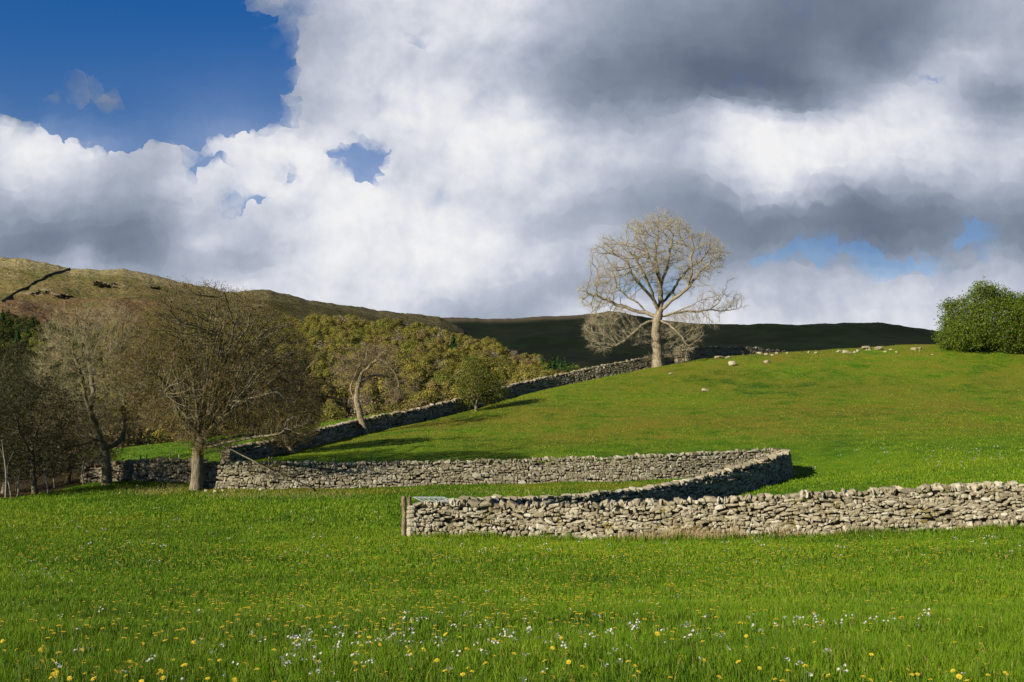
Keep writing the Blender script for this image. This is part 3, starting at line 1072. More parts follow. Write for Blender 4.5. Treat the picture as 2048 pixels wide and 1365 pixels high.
def rot_axes(tx, ty, slope, roll, pitch, yaw):
    """rows: along-wall, across-wall, up, with small rotations"""
    n = len(tx)
    c = np.cos(np.arctan(slope)); sn = np.sin(np.arctan(slope))
    A = np.stack([tx * c, ty * c, sn], -1)
    Nn_ = np.stack([-ty, tx, np.zeros(n)], -1)
    U = np.cross(A, Nn_)
    M = np.stack([A, Nn_, U], 1)
    cr, sr, cp, sp, cy, sy = np.cos(roll), np.sin(roll), np.cos(pitch), np.sin(pitch), np.cos(yaw), np.sin(yaw)
    z = np.zeros(n); o = np.ones(n)
    Rr = np.stack([np.stack([cr, z, sr], -1), np.stack([z, o, z], -1), np.stack([-sr, z, cr], -1)], 1)
    Rp = np.stack([np.stack([o, z, z], -1), np.stack([z, cp, sp], -1), np.stack([z, -sp, cp], -1)], 1)
    Ry = np.stack([np.stack([cy, sy, z], -1), np.stack([-sy, cy, z], -1), np.stack([z, z, o], -1)], 1)
    return np.einsum('nij,njk,nkl,nlm->nim', Rr, Rp, Ry, M)


def stone_wall(label, xy, hs, mat, mcore, sw=.26, sh=.12, wb=.72, wt=.46, sub=2, cop=.22, seed=1, moss=0.0, group=None, ends=(True, True), coplean=.25, copw=.15, wild=1.0):
    r = np.random.default_rng(seed)
    pa = Path(xy, hs)
    rows = []
    for side in (-1, 1):
        z = -.06
        zmax = pa.h.max()
        while z < zmax - cop * .6:
            th = sh * r.uniform(.75, 1.45) * (1.25 if z < .2 else 1)
            s = r.uniform(-.1, .1)
            while s < pa.L:
                w = sw * float(np.clip(r.lognormal(-.08, .48), .38, 2.5))
                dz = .05 * math.sin(s * 1.7 + z * 9 + side) + r.normal() * .024 * wild
                hh = th * r.uniform(.62, 1.28)
                if r.uniform() < .07:
                    hh *= 1.7; w *= 1.3
                rows.append((s + w / 2, side, z + th / 2 + dz, w / 2 * 1.01, hh / 2 * 1.13))
                s += w
            z += th * .94
    a = np.array(rows)
    x, y, gzv, h, t, sl = pa.at(a[:, 0])
    ok = a[:, 2] + a[:, 4] < h - cop * .45
    a = a[ok]
    x, y, gzv, h, t, sl = pa.at(a[:, 0])
    n = len(a)
    k = np.clip(a[:, 2] / h, 0, 1)
    half = (wb * (1 - k) + wt * k) / 2
    dep = r.uniform(.12, .17, n)
    off = a[:, 1] * (half - dep * .85 + r.normal(size=n) * .016)
    nx, ny = -t[:, 1], t[:, 0]
    C = np.stack([x + nx * off, y + ny * off, gzv + a[:, 2]], -1)
    S = np.stack([a[:, 3], dep, a[:, 4]], -1)
    R = rot_axes(t[:, 0], t[:, 1], sl, r.normal(size=n) * .15 * wild, r.normal(size=n) * .14, r.normal(size=n) * .15)
    # wall heads
    for e, use in ((0.0, ends[0]), (pa.L, ends[1])):
        if not use:
            continue
        ex, ey, ez, eh, et, esl = (v[0] for v in pa.at(np.array([e])))
        z = 0
        cc, ss = [], []
        while z < eh - cop * .6:
            th = r.uniform(.10, .2)
            for q in (-.5, .5):
                wv = wb * .5 * r.uniform(.9, 1.1)
                sg = -1 if e == 0 else 1
                cc.append((ex - et[1] * q * wv * .9 + et[0] * sg * .02, ey + et[0] * q * wv * .9 + et[1] * sg * .02, ez + z + th / 2))
                ss.append((.14, wv / 2, th / 2 * 1.08))
            z += th
        m = len(cc)
        C = np.concatenate([C, cc]); S = np.concatenate([S, ss])
        R = np.concatenate([R, rot_axes(np.full(m, et[0]), np.full(m, et[1]), np.zeros(m), r.normal(size=m) * .06, r.normal(size=m) * .06, r.normal(size=m) * .08)])
    # hearting core, coloured dark to stand for the shade in the gaps
    q = np.arange(0.1, pa.L - .08, .3)
    x, y, gzv, h, t, sl = pa.at(q)
    nx, ny = -t[:, 1], t[:, 0]
    hb, ht = wb / 2 - .15, max(wt / 2 - .14, .06)
    ring = [np.stack([x + nx * o, y + ny * o, gzv + zz], -1) for o, zz in ((-hb, -.3 + 0 * h), (-ht, h - cop), (ht, h - cop), (hb, -.3 + 0 * h))]
    cv = np.stack(ring, 1).reshape(-1, 3)
    i = np.arange(len(q) - 1)[:, None] * 4
    cq = np.concatenate([np.concatenate([i + a_, i + 4 + a_, i + 4 + b_, i + b_], 1) for a_, b_ in ((0, 1), (1, 2), (2, 3))] + [np.array([[0, 1, 2, 3]]), np.array([[0, 1, 2, 3]]) + 4 * (len(q) - 1)])
    mossv = (np.clip(.6 * (fbm(C[:, 0] * .3, C[:, 2] * 2.0, 3, seed) - .2), 0, 1) + 1.3 * sstep(4, 10, C[:, 0]) * np.clip(fbm(C[:, 0] * 1.6, C[:, 2] * 3, 3, 4) - .45, 0, 1)) * moss
    px, py, pz, ph, pt, psl = pa.at(np.array([pa.L / 2]))
    root = thing("dry_stone_wall", label, "wall", (float(px[0]), float(py[0]), float(pz[0])), group)
    org = np.array(root.location)
    me = stones_mesh("stonework", C - org, S, R, [mat, mcore], sub, mossv, (cv - org, cq))
    link("stonework", me, root)
    # coping
    s, cs = 0.0, []
    while s < pa.L:
        w = copw * float(np.clip(r.lognormal(-.05, .6), .4, 3.2))
        cs.append((s + w / 2, w / 2, cop * r.uniform(.48, 1.10) / 2))
        s += w * .95
    a = np.array(cs)
    x, y, gzv, h, t, sl = pa.at(a[:, 0])
    n = len(a)
    nx, ny = -t[:, 1], t[:, 0]
    o = r.normal(size=n) * .035
    C = np.stack([x + nx * o, y + ny * o, gzv + h - cop * .62 + a[:, 2] * r.uniform(.75, 1.1, n)], -1)
    S = np.stack([a[:, 1] * 1.05, wt / 2 * r.uniform(.85, 1.2, n), a[:, 2]], -1)
    lean = coplean * np.sin(a[:, 0] * .23 + seed) + r.normal(size=n) * .26
    R = rot_axes(t[:, 0], t[:, 1], sl, lean, r.normal(size=n) * .12, r.normal(size=n) * .15)
    mossv = (np.clip(.7 * (fbm(C[:, 0] * .3, C[:, 1] * .3, 3, seed) - .2), 0, 1) + 1.2 * sstep(4, 10, C[:, 0]) * np.clip(fbm(C[:, 0] * 1.6, C[:, 2] * 3, 3, 6) - .45, 0, 1)) * moss
    me = stones_mesh("coping", C - org, S, R, [mat], sub, mossv, rough=.2)
    link("coping", me, root)
    return pa


def G(px, py, d):
    return P(px, py, d)[:2]


M_STONE = mat_stone("limestone_lichen", .85, .12, .80)
M_STONE_FAR = mat_stone("limestone_grey", .2, .10, .60)
M_STONE_HILL = mat_stone("limestone_brown", .2, .2, .50)
M_CORE = mat_flat("wall_hearting_gap_shade", (.06, .05, .034), .95)

near_path = stone_wall("thick grey dry stone wall nearest the camera, ending at the wooden gatepost",
                       [G(824, 1073, 33.1), G(1000, 1076, 33.2), G(1200, 1082, 32.8), G(1500, 1078, 32), G(1800, 1066, 31.5), G(2048, 1056, 31), G(2300, 1045, 30.2)],
                       [1.10, 1.12, 1.22, 1.32, 1.38, 1.36, 1.36], M_STONE, M_CORE, sw=.165, sh=.082, sub=3, cop=.22, seed=3, moss=.55, copw=.13, wild=1.4)
lane_path = stone_wall("curved dry stone wall bending sharply back round the hillside, its lane side in deep shade",
                       [G(895, 1067, 34.9), G(1000, 1060, 37), G(1100, 1054, 39), G(1200, 1045, 41), G(1300, 1030, 44), G(1400, 1008, 47.5), G(1480, 983, 50.2), G(1530, 969, 52.3), G(1561, 961, 54.0), G(1573, 957, 55.6),
                        G(1566, 954, 57.0), G(1530, 953, 57.6), G(1450, 957, 56.9), G(1300, 962, 55.6), G(1100, 967, 54.9), G(900, 970, 54.3), G(700, 975, 53.7), G(590, 978, 53.2), G(480, 978, 53.1), G(412, 977, 53.3)],
                       [1.15, 1.15, 1.16, 1.18, 1.2, 1.25, 1.3, 1.33, 1.34, 1.34, 1.34, 1.32, 1.3, 1.3, 1.25, 1.22, 1.3, 1.36, 1.36, 1.36], M_STONE_FAR, M_CORE, sw=.20, sh=.095, seed=5, moss=.05, cop=.2, wt=.44)
left_path = stone_wall("low tumbled mossy wall running behind the big spreading tree's trunk",
                       [G(405, 972, 54.6), G(340, 966, 55), G(260, 964, 55.6), G(172, 968, 56)], [1.3, 1.15, 1.05, 1.0], M_STONE_HILL, M_CORE, sw=.27, sh=.12, seed=8, moss=.3, cop=.2)
hill_path = stone_wall("long dry stone field wall climbing the hill to the tall bare tree",
                       [G(452, 925, 61.5), G(520, 915, 65), G(580, 903, 69.3), G(640, 888, 74), G(730, 862, 83), G(830, 845, 89), G(950, 814, 97.5), G(1035, 790, 105), G(1110, 774, 110), G(1200, 756, 114), G(1300, 736, 118.5)],
                       [.85, .92, 1.0, 1.08, 1.15, 1.2, 1.22, 1.25, 1.3, 1.35, 1.35], M_STONE_HILL, M_CORE, sw=.34, sh=.15, seed=9, cop=.24, copw=.2)
ridge_path = stone_wall("dark dry stone wall running along the ridge right of the tall bare tree",
                        [G(1334, 731, 118.8), G(1374, 726, 119.2), G(1400, 721, 122), G(1450, 716, 126), G(1520, 709, 129), G(1600, 703, 132)],
                        [1.5, 1.5, 1.5, 1.45, 1.3, .5], M_STONE_HILL, M_CORE, sw=.34, sh=.15, seed=10, cop=.24, copw=.2)


# ------------------------------------------------------------------ trees
def grow(limbs, attr_pts, step, di, dk, trop=(0, 0, .1), seed=1, wob=.14, iters=420):
    """space colonisation from hand laid limbs; returns node positions and parents"""
    r = np.random.default_rng(seed)
    pos, par = [], []
    for li, L in enumerate(limbs):
        L = np.asarray(L, float)
        seg = np.linalg.norm(np.diff(L, axis=0), axis=1)
        s = np.concatenate([[0], np.cumsum(seg)])
        k = max(2, int(s[-1] / step) + 1)
        q = np.linspace(0, s[-1], k)
        pts_ = np.stack([np.interp(q, s, L[:, i]) for i in range(3)], 1)
        pts_[1:] += np.cumsum(r.normal(size=(k - 1, 3)) * step * .09, axis=0) * .6
        if li == 0:
            prev = -1
        else:
            prev = int(np.argmin(np.linalg.norm(np.array(pos) - pts_[0], axis=1)))
            pts_ = pts_[1:]
        for p in pts_:
            pos.append(p); par.append(prev); prev = len(pos) - 1
    A = np.asarray(attr_pts, float)
    pos = [np.array(p) for p in pos]
    NP = np.array(pos)
    first = 3
    d = np.linalg.norm(A[:, None] - NP[None, first:], axis=2)
    near = d.argmin(1) + first; dist = d.min(1)
    trop = np.array(trop)
    tried = set()
    rs_grow = np.random.default_rng(seed + 7)
    for it in range(iters):
        alive = dist > dk
        A, near, dist = A[alive], near[alive], dist[alive]
        use = dist < di
        if not use.any():
            if len(A) == 0:
                break
            di *= 1.5
            continue
        ids, inv = np.unique(near[use], return_inverse=True)
        v = A[use] - NP[near[use]]
        v /= np.linalg.norm(v, axis=1, keepdims=True)
        acc = np.zeros((len(ids), 3))
        np.add.at(acc, inv, v)
        acc /= np.linalg.norm(acc, axis=1, keepdims=True) + 1e-9
        acc += trop + r.normal(size=acc.shape) * wob
        acc /= np.linalg.norm(acc, axis=1, keepdims=True) + 1e-9
        new = NP[ids] + acc * step
        okm = np.array([(int(i), tuple(np.round(a, 1))) not in tried for i, a in zip(ids, acc)])
        for i, a in zip(ids, acc):
            tried.add((int(i), tuple(np.round(a, 1))))
        if not okm.all():
            bad = np.isin(near, ids[~okm]) & use
            dist = np.where(bad & (rs_grow.uniform(size=len(dist)) < .5), 0.0, dist)
        if not okm.any():
            continue
        ids, new = ids[okm], new[okm]
        base = len(NP)
        NP = np.concatenate([NP, new]); par.extend(int(i) for i in ids)
        dn = np.linalg.norm(A[:, None] - new[None], axis=2)
        b = dn.argmin(1); db = dn[np.arange(len(A)), b]
        better = db < dist
        near[better] = b[better] + base; dist[better] = db[better]
    return NP, np.array(par)


def smooth_nodes(NP, par, it=2, keep=0):
    n = len(NP)
    cnt = np.bincount(par[par >= 0], minlength=n)
    for _ in range(it):
        cs = np.zeros_like(NP)
        np.add.at(cs, par[par >= 0], NP[par >= 0])
        m = (cnt > 0) & (par >= 0)
        m[:keep] = False
        new = NP.copy()
        new[m] = .5 * NP[m] + .25 * NP[par[m]] + .25 * cs[m] / cnt[m][:, None]
        NP = new
    return NP


def tubes(NP, par, rad, sides_of):
    n = len(NP)
    main = np.full(n, -1)
    order = np.argsort(rad)
    for i in order:
        if par[i] >= 0:
            main[par[i]] = i
    pdir = np.zeros_like(NP)
    has = par >= 0
    pdir[has] = NP[has] - NP[par[has]]
    md = pdir.copy()
    hm = main >= 0
    md[hm] += NP[main[hm]] - NP[hm]
    md /= np.linalg.norm(md, axis=1, keepdims=True) + 1e-9
    Vs, Qs, off = [], [], 0
    sides = sides_of(rad)
    for k in np.unique(sides):
        c = np.where(has & (sides == k))[0]
        if len(c) == 0:
            continue
        p = par[c]
        ismain = main[p] == c
        rp = np.where(ismain, rad[p], np.minimum(rad[p], rad[c] * 1.25))
        dp = np.where(ismain[:, None], md[p], (NP[c] - NP[p]) / (np.linalg.norm(NP[c] - NP[p], axis=1, keepdims=True) + 1e-9))

        def ring(ctr, d, rr):
            ref = np.tile(np.array([[0.13, .99, .03]]), (len(d), 1))
            t = np.cross(d, ref); t /= np.linalg.norm(t, axis=1, keepdims=True) + 1e-9
            w = np.cross(d, t)
            an = 2 * math.pi * np.arange(k) / k
            return ctr[:, None] + rr[:, None, None] * (np.cos(an)[None, :, None] * t[:, None] + np.sin(an)[None, :, None] * w[:, None])
        V = np.concatenate([ring(NP[p], dp, rp), ring(NP[c], md[c], rad[c])], 1)
        b = (np.arange(len(c)) * 2 * k)[:, None] + off
        for j in range(k):
            j2 = (j + 1) % k
            Qs.append(np.concatenate([b + j, b + j2, b + k + j2, b + k + j], 1))
        Vs.append(V.reshape(-1, 3)); off += len(c) * 2 * k
    return np.concatenate(Vs), np.concatenate(Qs)


def ellipsoids(d, els, seed, gap=None):
    """els: px, py, rx, ry, depth radius factor, depth offset, count, shell bias"""
    r = np.random.default_rng(seed)
    out = []
    for (px, py, rx, ry, fz, do, n, sb) in els:
        c = P(px, py, d + do)
        v = r.normal(size=(n, 3)); v /= np.linalg.norm(v, axis=1, keepdims=True)
        q = r.uniform(0, 1, n) ** (1 / 3 * sb)
        lump = .82 + .36 * fbm(v[:, 0] * 2.3 + seed, v[:, 2] * 2.3 + v[:, 1], 3, seed)
        out.append(c + v * (q * lump)[:, None] * np.array([rx, rx * fz, ry]) * d / F)
    o = np.concatenate(out)
    if gap:
        o = o[fbm(o[:, 0] * gap[0] + o[:, 1] * gap[0] * .6, o[:, 2] * gap[0] + o[:, 1] * gap[0] * .3, 2, seed + 3) > gap[1]]
    return o


def fan(sx, sy, cx, cy, rx, ry, d, n, seed, a0, a1):
    """limbs spreading from a low fork into a dome, each forking again"""
    r = np.random.default_rng(seed)
    out = []
    for i in range(n):
        a = math.radians(a0 + (a1 - a0) * (i + r.uniform(.1, .9)) / n)
        dz = r.uniform(-.95, .95)
        fs = math.sqrt(1 - .55 * dz * dz)
        dep = dz * rx * d / F * .75

        def pt(t, da=0.0, k=1.0):
            e = (cx + rx * .80 * fs * math.cos(a + da) * k, cy - ry * .80 * fs * math.sin(a + da) * k)
            lift = 26 * math.sin(math.pi * t) * abs(math.cos(a))
            return (sx + (e[0] - sx) * t + r.normal() * 2.5, sy + (e[1] - sy) * t + lift * (-.5 if math.sin(a) < .5 else .35) + r.normal() * 2.5, dep * t ** 1.2)
        start = (sx + r.normal() * 3, sy + r.uniform(-18, 6), 0)
        main = [start] + [pt(t) for t in (.18, .36, .54, .72, .88, 1.0)]
        out.append(main)
        for k in range(3):
            q = int(r.integers(2, 5))
            da = r.uniform(.10, .26) * (1 if r.uniform() < .5 else -1)
            p0 = main[q]
            e = pt(1.0, da, r.uniform(.85, 1.05))
            e = (e[0], e[1], e[2] + r.normal() * .8)
            out.append([p0] + [tuple(p0[m] + (e[m] - p0[m]) * t + (r.normal() * 2 if m < 2 else 0) for m in range(3)) for t in (.35, .7, 1.0)])
    return out


def rag(px, py, rx, ry, k, n, seed, a0=-20, a1=200, size=.26):
    """small uneven lobes round the rim of a crown"""
    r = np.random.default_rng(seed)
    out = []
    for i in range(k):
        a = math.radians(r.uniform(a0, a1))
        q = r.uniform(.72, 1.0)
        w = r.uniform(.6, 1.4) * size
        out.append((px + rx * q * math.cos(a), py - ry * q * math.sin(a), rx * w, ry * w * r.uniform(.7, 1.1), 1.1, r.normal() * rx / F * 40, int(n * w / size), .7))
    return out


def make_tree(name, label, cat, group, d, limbs_px, els, rtrunk, bark, twigmat, step=.3, di=3.0, dk=.5, trop=(0, 0, .1), seed=1, twig=None, leaf=None, leafmat=None, rtip=.010, flare=1.5, gap=None):
    """limbs_px: lists of (px, py, depth offset) ; twig = dict(n, len, up, spread, r) ; leaf = dict(per, size)"""
    r = np.random.default_rng(seed + 100)
    limbs = [[P(px, py, d + o) for (px, py, o) in L] for L in limbs_px]
    base = np.array(limbs[0][0])
    zg = float(gz(base[0], base[1]))
    limbs[0][0][2] = zg - .25
    NP, par = grow(limbs, ellipsoids(d, els, seed, gap), step, di, dk, trop, seed)
    NP = smooth_nodes(NP, par, 2, keep=2)
    n = len(NP)
    tips = np.bincount(par[par >= 0], minlength=n) == 0
    cnt = tips.astype(float)
    for i in range(n - 1, 0, -1):
        if par[i] >= 0:
            cnt[par[i]] += cnt[i]
    pw = math.log(max(cnt[0], 2)) / math.log(rtrunk / rtip)
    rad = rtip * cnt ** (1 / pw)
    hgt = NP[:, 2] - zg
    trunk_nodes = np.zeros(n, bool); trunk_nodes[:max(2, int(np.ceil(np.linalg.norm(np.diff(np.array(limbs[0]), axis=0), axis=1).sum() / step)))] = True
    rad = np.where(trunk_nodes, rad * (1 + (flare - 1) * np.exp(-np.clip(hgt, 0, 9) / (rtrunk * 1.6))), rad)
    V, Q = tubes(NP - [base[0], base[1], zg], par, rad, lambda q: np.where(q > .09, 10, np.where(q > .03, 5, 3)))
    if V.size:
        V = V + (r.normal(size=V.shape) * .0)
    root = thing(name, label, cat, (base[0], base[1], zg), group)
    me = mesh_np("trunk", V, [Q], [bark], smooth=True)
    link("trunk", me, root)
    # fine twigs of the crown
    org = np.array([base[0], base[1], zg])
    if twig:
        cand = np.where((rad < twig.get('rmax', .022)) & ~trunk_nodes & (par >= 0))[0]
        rep = np.repeat(cand, twig['n'])
        m = len(rep)
        pd = NP[rep] - NP[par[rep]]
        pd /= np.linalg.norm(pd, axis=1, keepdims=True) + 1e-9
        dirn = pd * twig.get('fwd', .8) + r.normal(size=(m, 3)) * twig.get('spread', .6) + np.array([0, 0, twig.get('up', .3)])
        dirn /= np.linalg.norm(dirn, axis=1, keepdims=True)
        a = NP[rep] - pd * r.uniform(0, step, (m, 1))
        L = twig['len'] * r.uniform(.45, 1.25, (m, 1))
        mid = a + dirn * L * .5
        d2 = dirn + r.normal(size=(m, 3)) * .28 + np.array([0, 0, twig.get('up2', .25)])
        d2 /= np.linalg.norm(d2, axis=1, keepdims=True)
        end = mid + d2 * L * .55
        A = np.concatenate([a, mid]); B = np.concatenate([mid, end])
        rr = np.concatenate([np.full(m, twig['r']), np.full(m, twig['r'] * .75)])
        # side shoots
        ns = twig.get('shoots', 1)
        for k in range(ns):
            f = r.uniform(.3, 1.0, (m, 1))
            o = a + dirn * L * .5 * f
            ds = dirn * .7 + r.normal(size=(m, 3)) * .55 + np.array([0, 0, twig.get('up2', .25)])
            ds /= np.linalg.norm(ds, axis=1, keepdims=True)
            e2 = o + ds * L * r.uniform(.3, .6, (m, 1))
            A = np.concatenate([A, o]); B = np.concatenate([B, e2]); rr = np.concatenate([rr, np.full(m, twig['r'] * .7)])
            end = np.concatenate([end, e2])
        Vt, Tt = spikes(A - org, B - org, rr, 3)
        polys, mi = [Tt], [np.zeros(len(Tt), int)]
        rnd = np.repeat(r.uniform(0, 1, len(A)), 4)
        Vall = Vt
        if leaf:
            k = int(len(end) * leaf['per'])
            pk = r.integers(0, len(end), k)
            c = end[pk] - org + r.normal(size=(k, 3)) * leaf.get('scatter', .12)
            Vl, Ql = quads_from(c, r.normal(size=(k, 3)) + np.array([0, 0, .4]), leaf['size'] * r.uniform(.6, 1.3, k), r, leaf.get('asp', .6))
            polys.append(Ql + len(Vall)); mi.append(np.ones(len(Ql), int))
            Vall = np.concatenate([Vall, Vl]); rnd = np.concatenate([rnd, np.repeat(r.uniform(0, 1, k), 4)])
            # quads come first in the polygon list order used for materials
        me = mesh_np("crown", Vall, polys, [twigmat] + ([leafmat] if leaf else []), np.concatenate(mi), attrs={'rnd': rnd})
        link("crown", me, root)
    print(name, n, "nodes", int(tips.sum()), "tips")
    return root


M_BARK_ASH = mat_bark("pale_ash_bark", (.12, .095, .06), (.33, .285, .205), scale=2.2)
M_TWIG_ASH = mat_flat("pale_ash_twigs", (.22, .19, .125), .8, 0, (.42, .365, .24))
M_BARK_SYC = mat_bark("grey_sycamore_bark", (.070, .062, .042), (.25, .22, .155), moss=(.13, .11, .028), scale=3)
M_TWIG_SYC = mat_flat("brown_sycamore_twigs", (.070, .056, .022), .8, 0, (.155, .122, .048))
M_BUD_SYC = mat_flat("bronze_opening_buds", (.15, .092, .018), .7, .25, (.17, .135, .024))
M_TWIG_LEFT = mat_flat("pale_olive_twigs", (.17, .145, .075), .8, 0, (.36, .31, .17))
M_BUD_OLIVE = mat_flat("olive_opening_buds", (.10, .095, .018), .7, .25, (.17, .15, .03))
M_BUD_DIM = mat_flat("shade_dimmed_buds", (.030, .036, .008), .7, .2, (.070, .070, .014))  # thicket shade put into the bud colour
M_TWIG_DIM = mat_flat("shade_darkened_twigs", (.020, .019, .009), .85, 0, (.050, .046, .019))  # thicket shade painted into the twigs as a darker brown
M_TWIG_DARK = mat_flat("dark_brown_twigs", (.05, .042, .02), .85, 0, (.11, .09, .042))
M_BARK_DEAD = mat_bark("weathered_dead_wood", (.10, .075, .045), (.33, .27, .18), scale=2.5)
M_TWIG_DEAD = mat_flat("brown_dead_twigs", (.14, .10, .06), .85, 0, (.26, .20, .12))
M_LEAF_HAW = mat_flat("hawthorn_leaves", (.050, .105, .005), .55, .35, (.15, .205, .010), .2)
M_LEAF_HAW2 = mat_flat("young_hawthorn_leaves", (.060, .085, .006), .6, .3, (.14, .15, .012))

# tall bare ash on the brow
make_tree("ash_tree", "tall pale bare tree standing at the wall on top of the hill", "tree", None, 117.5,
          [[(1316, 738, 0), (1313, 700, 0), (1310, 665, .1), (1312, 640, 0), (1318, 624, 0)],
           [(1310, 645, 0), (1300, 642, -.3), (1285, 651, -.8), (1266, 668, -1.4), (1248, 684, -1.8), (1230, 694, -2)],
           [(1313, 635, 0), (1296, 627, .3), (1274, 623, .6), (1250, 615, 1), (1232, 612, 1.4), (1212, 601, 1.6), (1192, 594, 1.6), (1176, 590, 2)],
           [(1318, 624, 0), (1308, 602, -.6), (1292, 585, -1.4), (1274, 566, -2), (1260, 548, -2.4), (1252, 525, -2.6)],
           [(1308, 602, -.6), (1302, 580, -1.6), (1290, 556, -2.4), (1276, 530, -2.6), (1262, 508, -2.6)],
           [(1290, 622, .3), (1276, 605, 1.4), (1258, 598, 2.2), (1240, 580, 3)],
           [(1318, 624, 0), (1322, 596, .1), (1321, 568, .2), (1316, 540, 0), (1310, 512, -.4), (1316, 480, -.6)],
           [(1321, 585, .2), (1326, 560, .8), (1334, 535, 1.2), (1338, 505, 1.5), (1344, 475, 1.7)],
           [(1316, 545, 0), (1300, 520, .8), (1292, 495, 1.3)],
           [(1325, 622, 0), (1340, 603, -.5), (1358, 592, -1), (1376, 575, -1.5), (1390, 556, -1.8), (1404, 538, -2), (1424, 520, -2)],
           [(1376, 575, -1.5), (1384, 545, -2.2), (1382, 515, -2.5), (1390, 495, -2.7)],
           [(1326, 606, .5), (1346, 582, 1.5), (1356, 560, 2.2), (1378, 535, 2.6), (1400, 522, 2.8)],
           [(1322, 634, 0), (1345, 625, .4), (1372, 622, .8), (1398, 623, 1.2), (1420, 618, 1.6), (1434, 608, 1.8), (1446, 590, 2)],
           [(1420, 618, 1.6), (1440, 622, 1.6), (1462, 620, 1.8), (1478, 618, 1.8)],
           [(1330, 630, -.3), (1350, 624, -1.2), (1376, 612, -2), (1400, 600, -2.4)],
           [(1318, 640, -.3), (1336, 648, -1), (1350, 660, -1.4), (1362, 674, -1.6), (1374, 690, -1.8)]],
          [(1330, 486, 66, 58, 1, 0, 1500, .5), (1280, 530, 62, 50, 1, -1.5, 420, .6), (1236, 540, 62, 60, 1.1, -1, 950, .55), (1402, 522, 56, 58, 1.2, -.5, 950, .5), (1345, 560, 80, 46, 1.2, 1, 300, .7),
           (1205, 668, 40, 44, 1.2, -2, 330, .75), (1240, 655, 48, 40, 1, -1.5, 200, .8), (1215, 625, 46, 34, 1.1, .5, 240, .8), (1440, 602, 54, 30, 1.2, 1.2, 420, .7), (1195, 592, 46, 34, 1.2, 1.5, 380, .6), (1372, 664, 40, 44, 1.2, -1.4, 330, .8),
           (1345, 672, 24, 48, 1, -.8, 260, .7), (1418, 572, 42, 40, 1.2, -1, 260, .6), (1405, 640, 42, 26, 1.2, -1, 200, .8), (1290, 690, 26, 34, 1, 1, 60, .8), (1470, 616, 26, 16, 1, 1.8, 90, .8)]
          + rag(1318, 545, 142, 108, 22, 46, 3, -10, 190, .17),
          .54, M_BARK_ASH, M_TWIG_ASH, step=.28, di=3.2, dk=.42, trop=(0, 0, .10), seed=4,
          twig=dict(n=3, len=1.0, up=.22, up2=.2, spread=.5, r=.0080, shoots=3, rmax=.034), rtip=.0195, flare=1.4, gap=(.42, .375))

# wide bronze sycamore in front of the far wall
make_tree("sycamore_tree", "big spreading bronze budded tree with a short thick trunk before the far wall", "tree", None, 52.55,
          [[(392, 979, 0), (396, 945, 0), (397, 910, 0), (402, 884, 0), (408, 862, .1)],
           [(406, 892, 0), (440, 880, .2), (480, 872, .6), (515, 868, 1), (552, 872, 1.2), (590, 862, 1.5)],
           [(408, 896, 0), (440, 890, -.8), (480, 884, -1.4), (520, 876, -1.8), (560, 868, -2)],
           [(398, 888, 0), (376, 870, .2), (345, 852, .4), (312, 842, .6), (285, 832, .8)],
           [(440, 890, -.8), (470, 905, -1.6), (510, 925, -2.1), (545, 945, -2.3), (575, 962, -2.4)]]
          + fan(403, 888, 432, 790, 178, 205, 52.55, 26, 17, 8, 172),
          [(430, 738, 182, 160, .95, 0, 6800, .42), (410, 668, 118, 90, 1, 0, 1500, .5), (515, 785, 102, 98, 1, 0, 1500, .5), (325, 760, 72, 100, 1, 0, 900, .7), (565, 835, 82, 62, 1, -.6, 1100, .7), (600, 850, 40, 30, 1, -1.5, 260, .8), (290, 820, 50, 50, 1, .5, 300, .8),
           (545, 945, 40, 16, .6, -2.2, 30, 1)] + rag(432, 742, 182, 160, 20, 90, 5, 0, 180, .16),
          .30, M_BARK_SYC, M_TWIG_SYC, step=.17, di=1.6, dk=.22, trop=(0, 0, .06), seed=7,
          twig=dict(n=3, len=.44, up=.2, up2=.15, spread=.55, r=.0060, shoots=2, rmax=.0125), leaf=dict(per=.55, size=.036, scatter=.07), leafmat=M_BUD_SYC, rtip=.0112, flare=1.3)

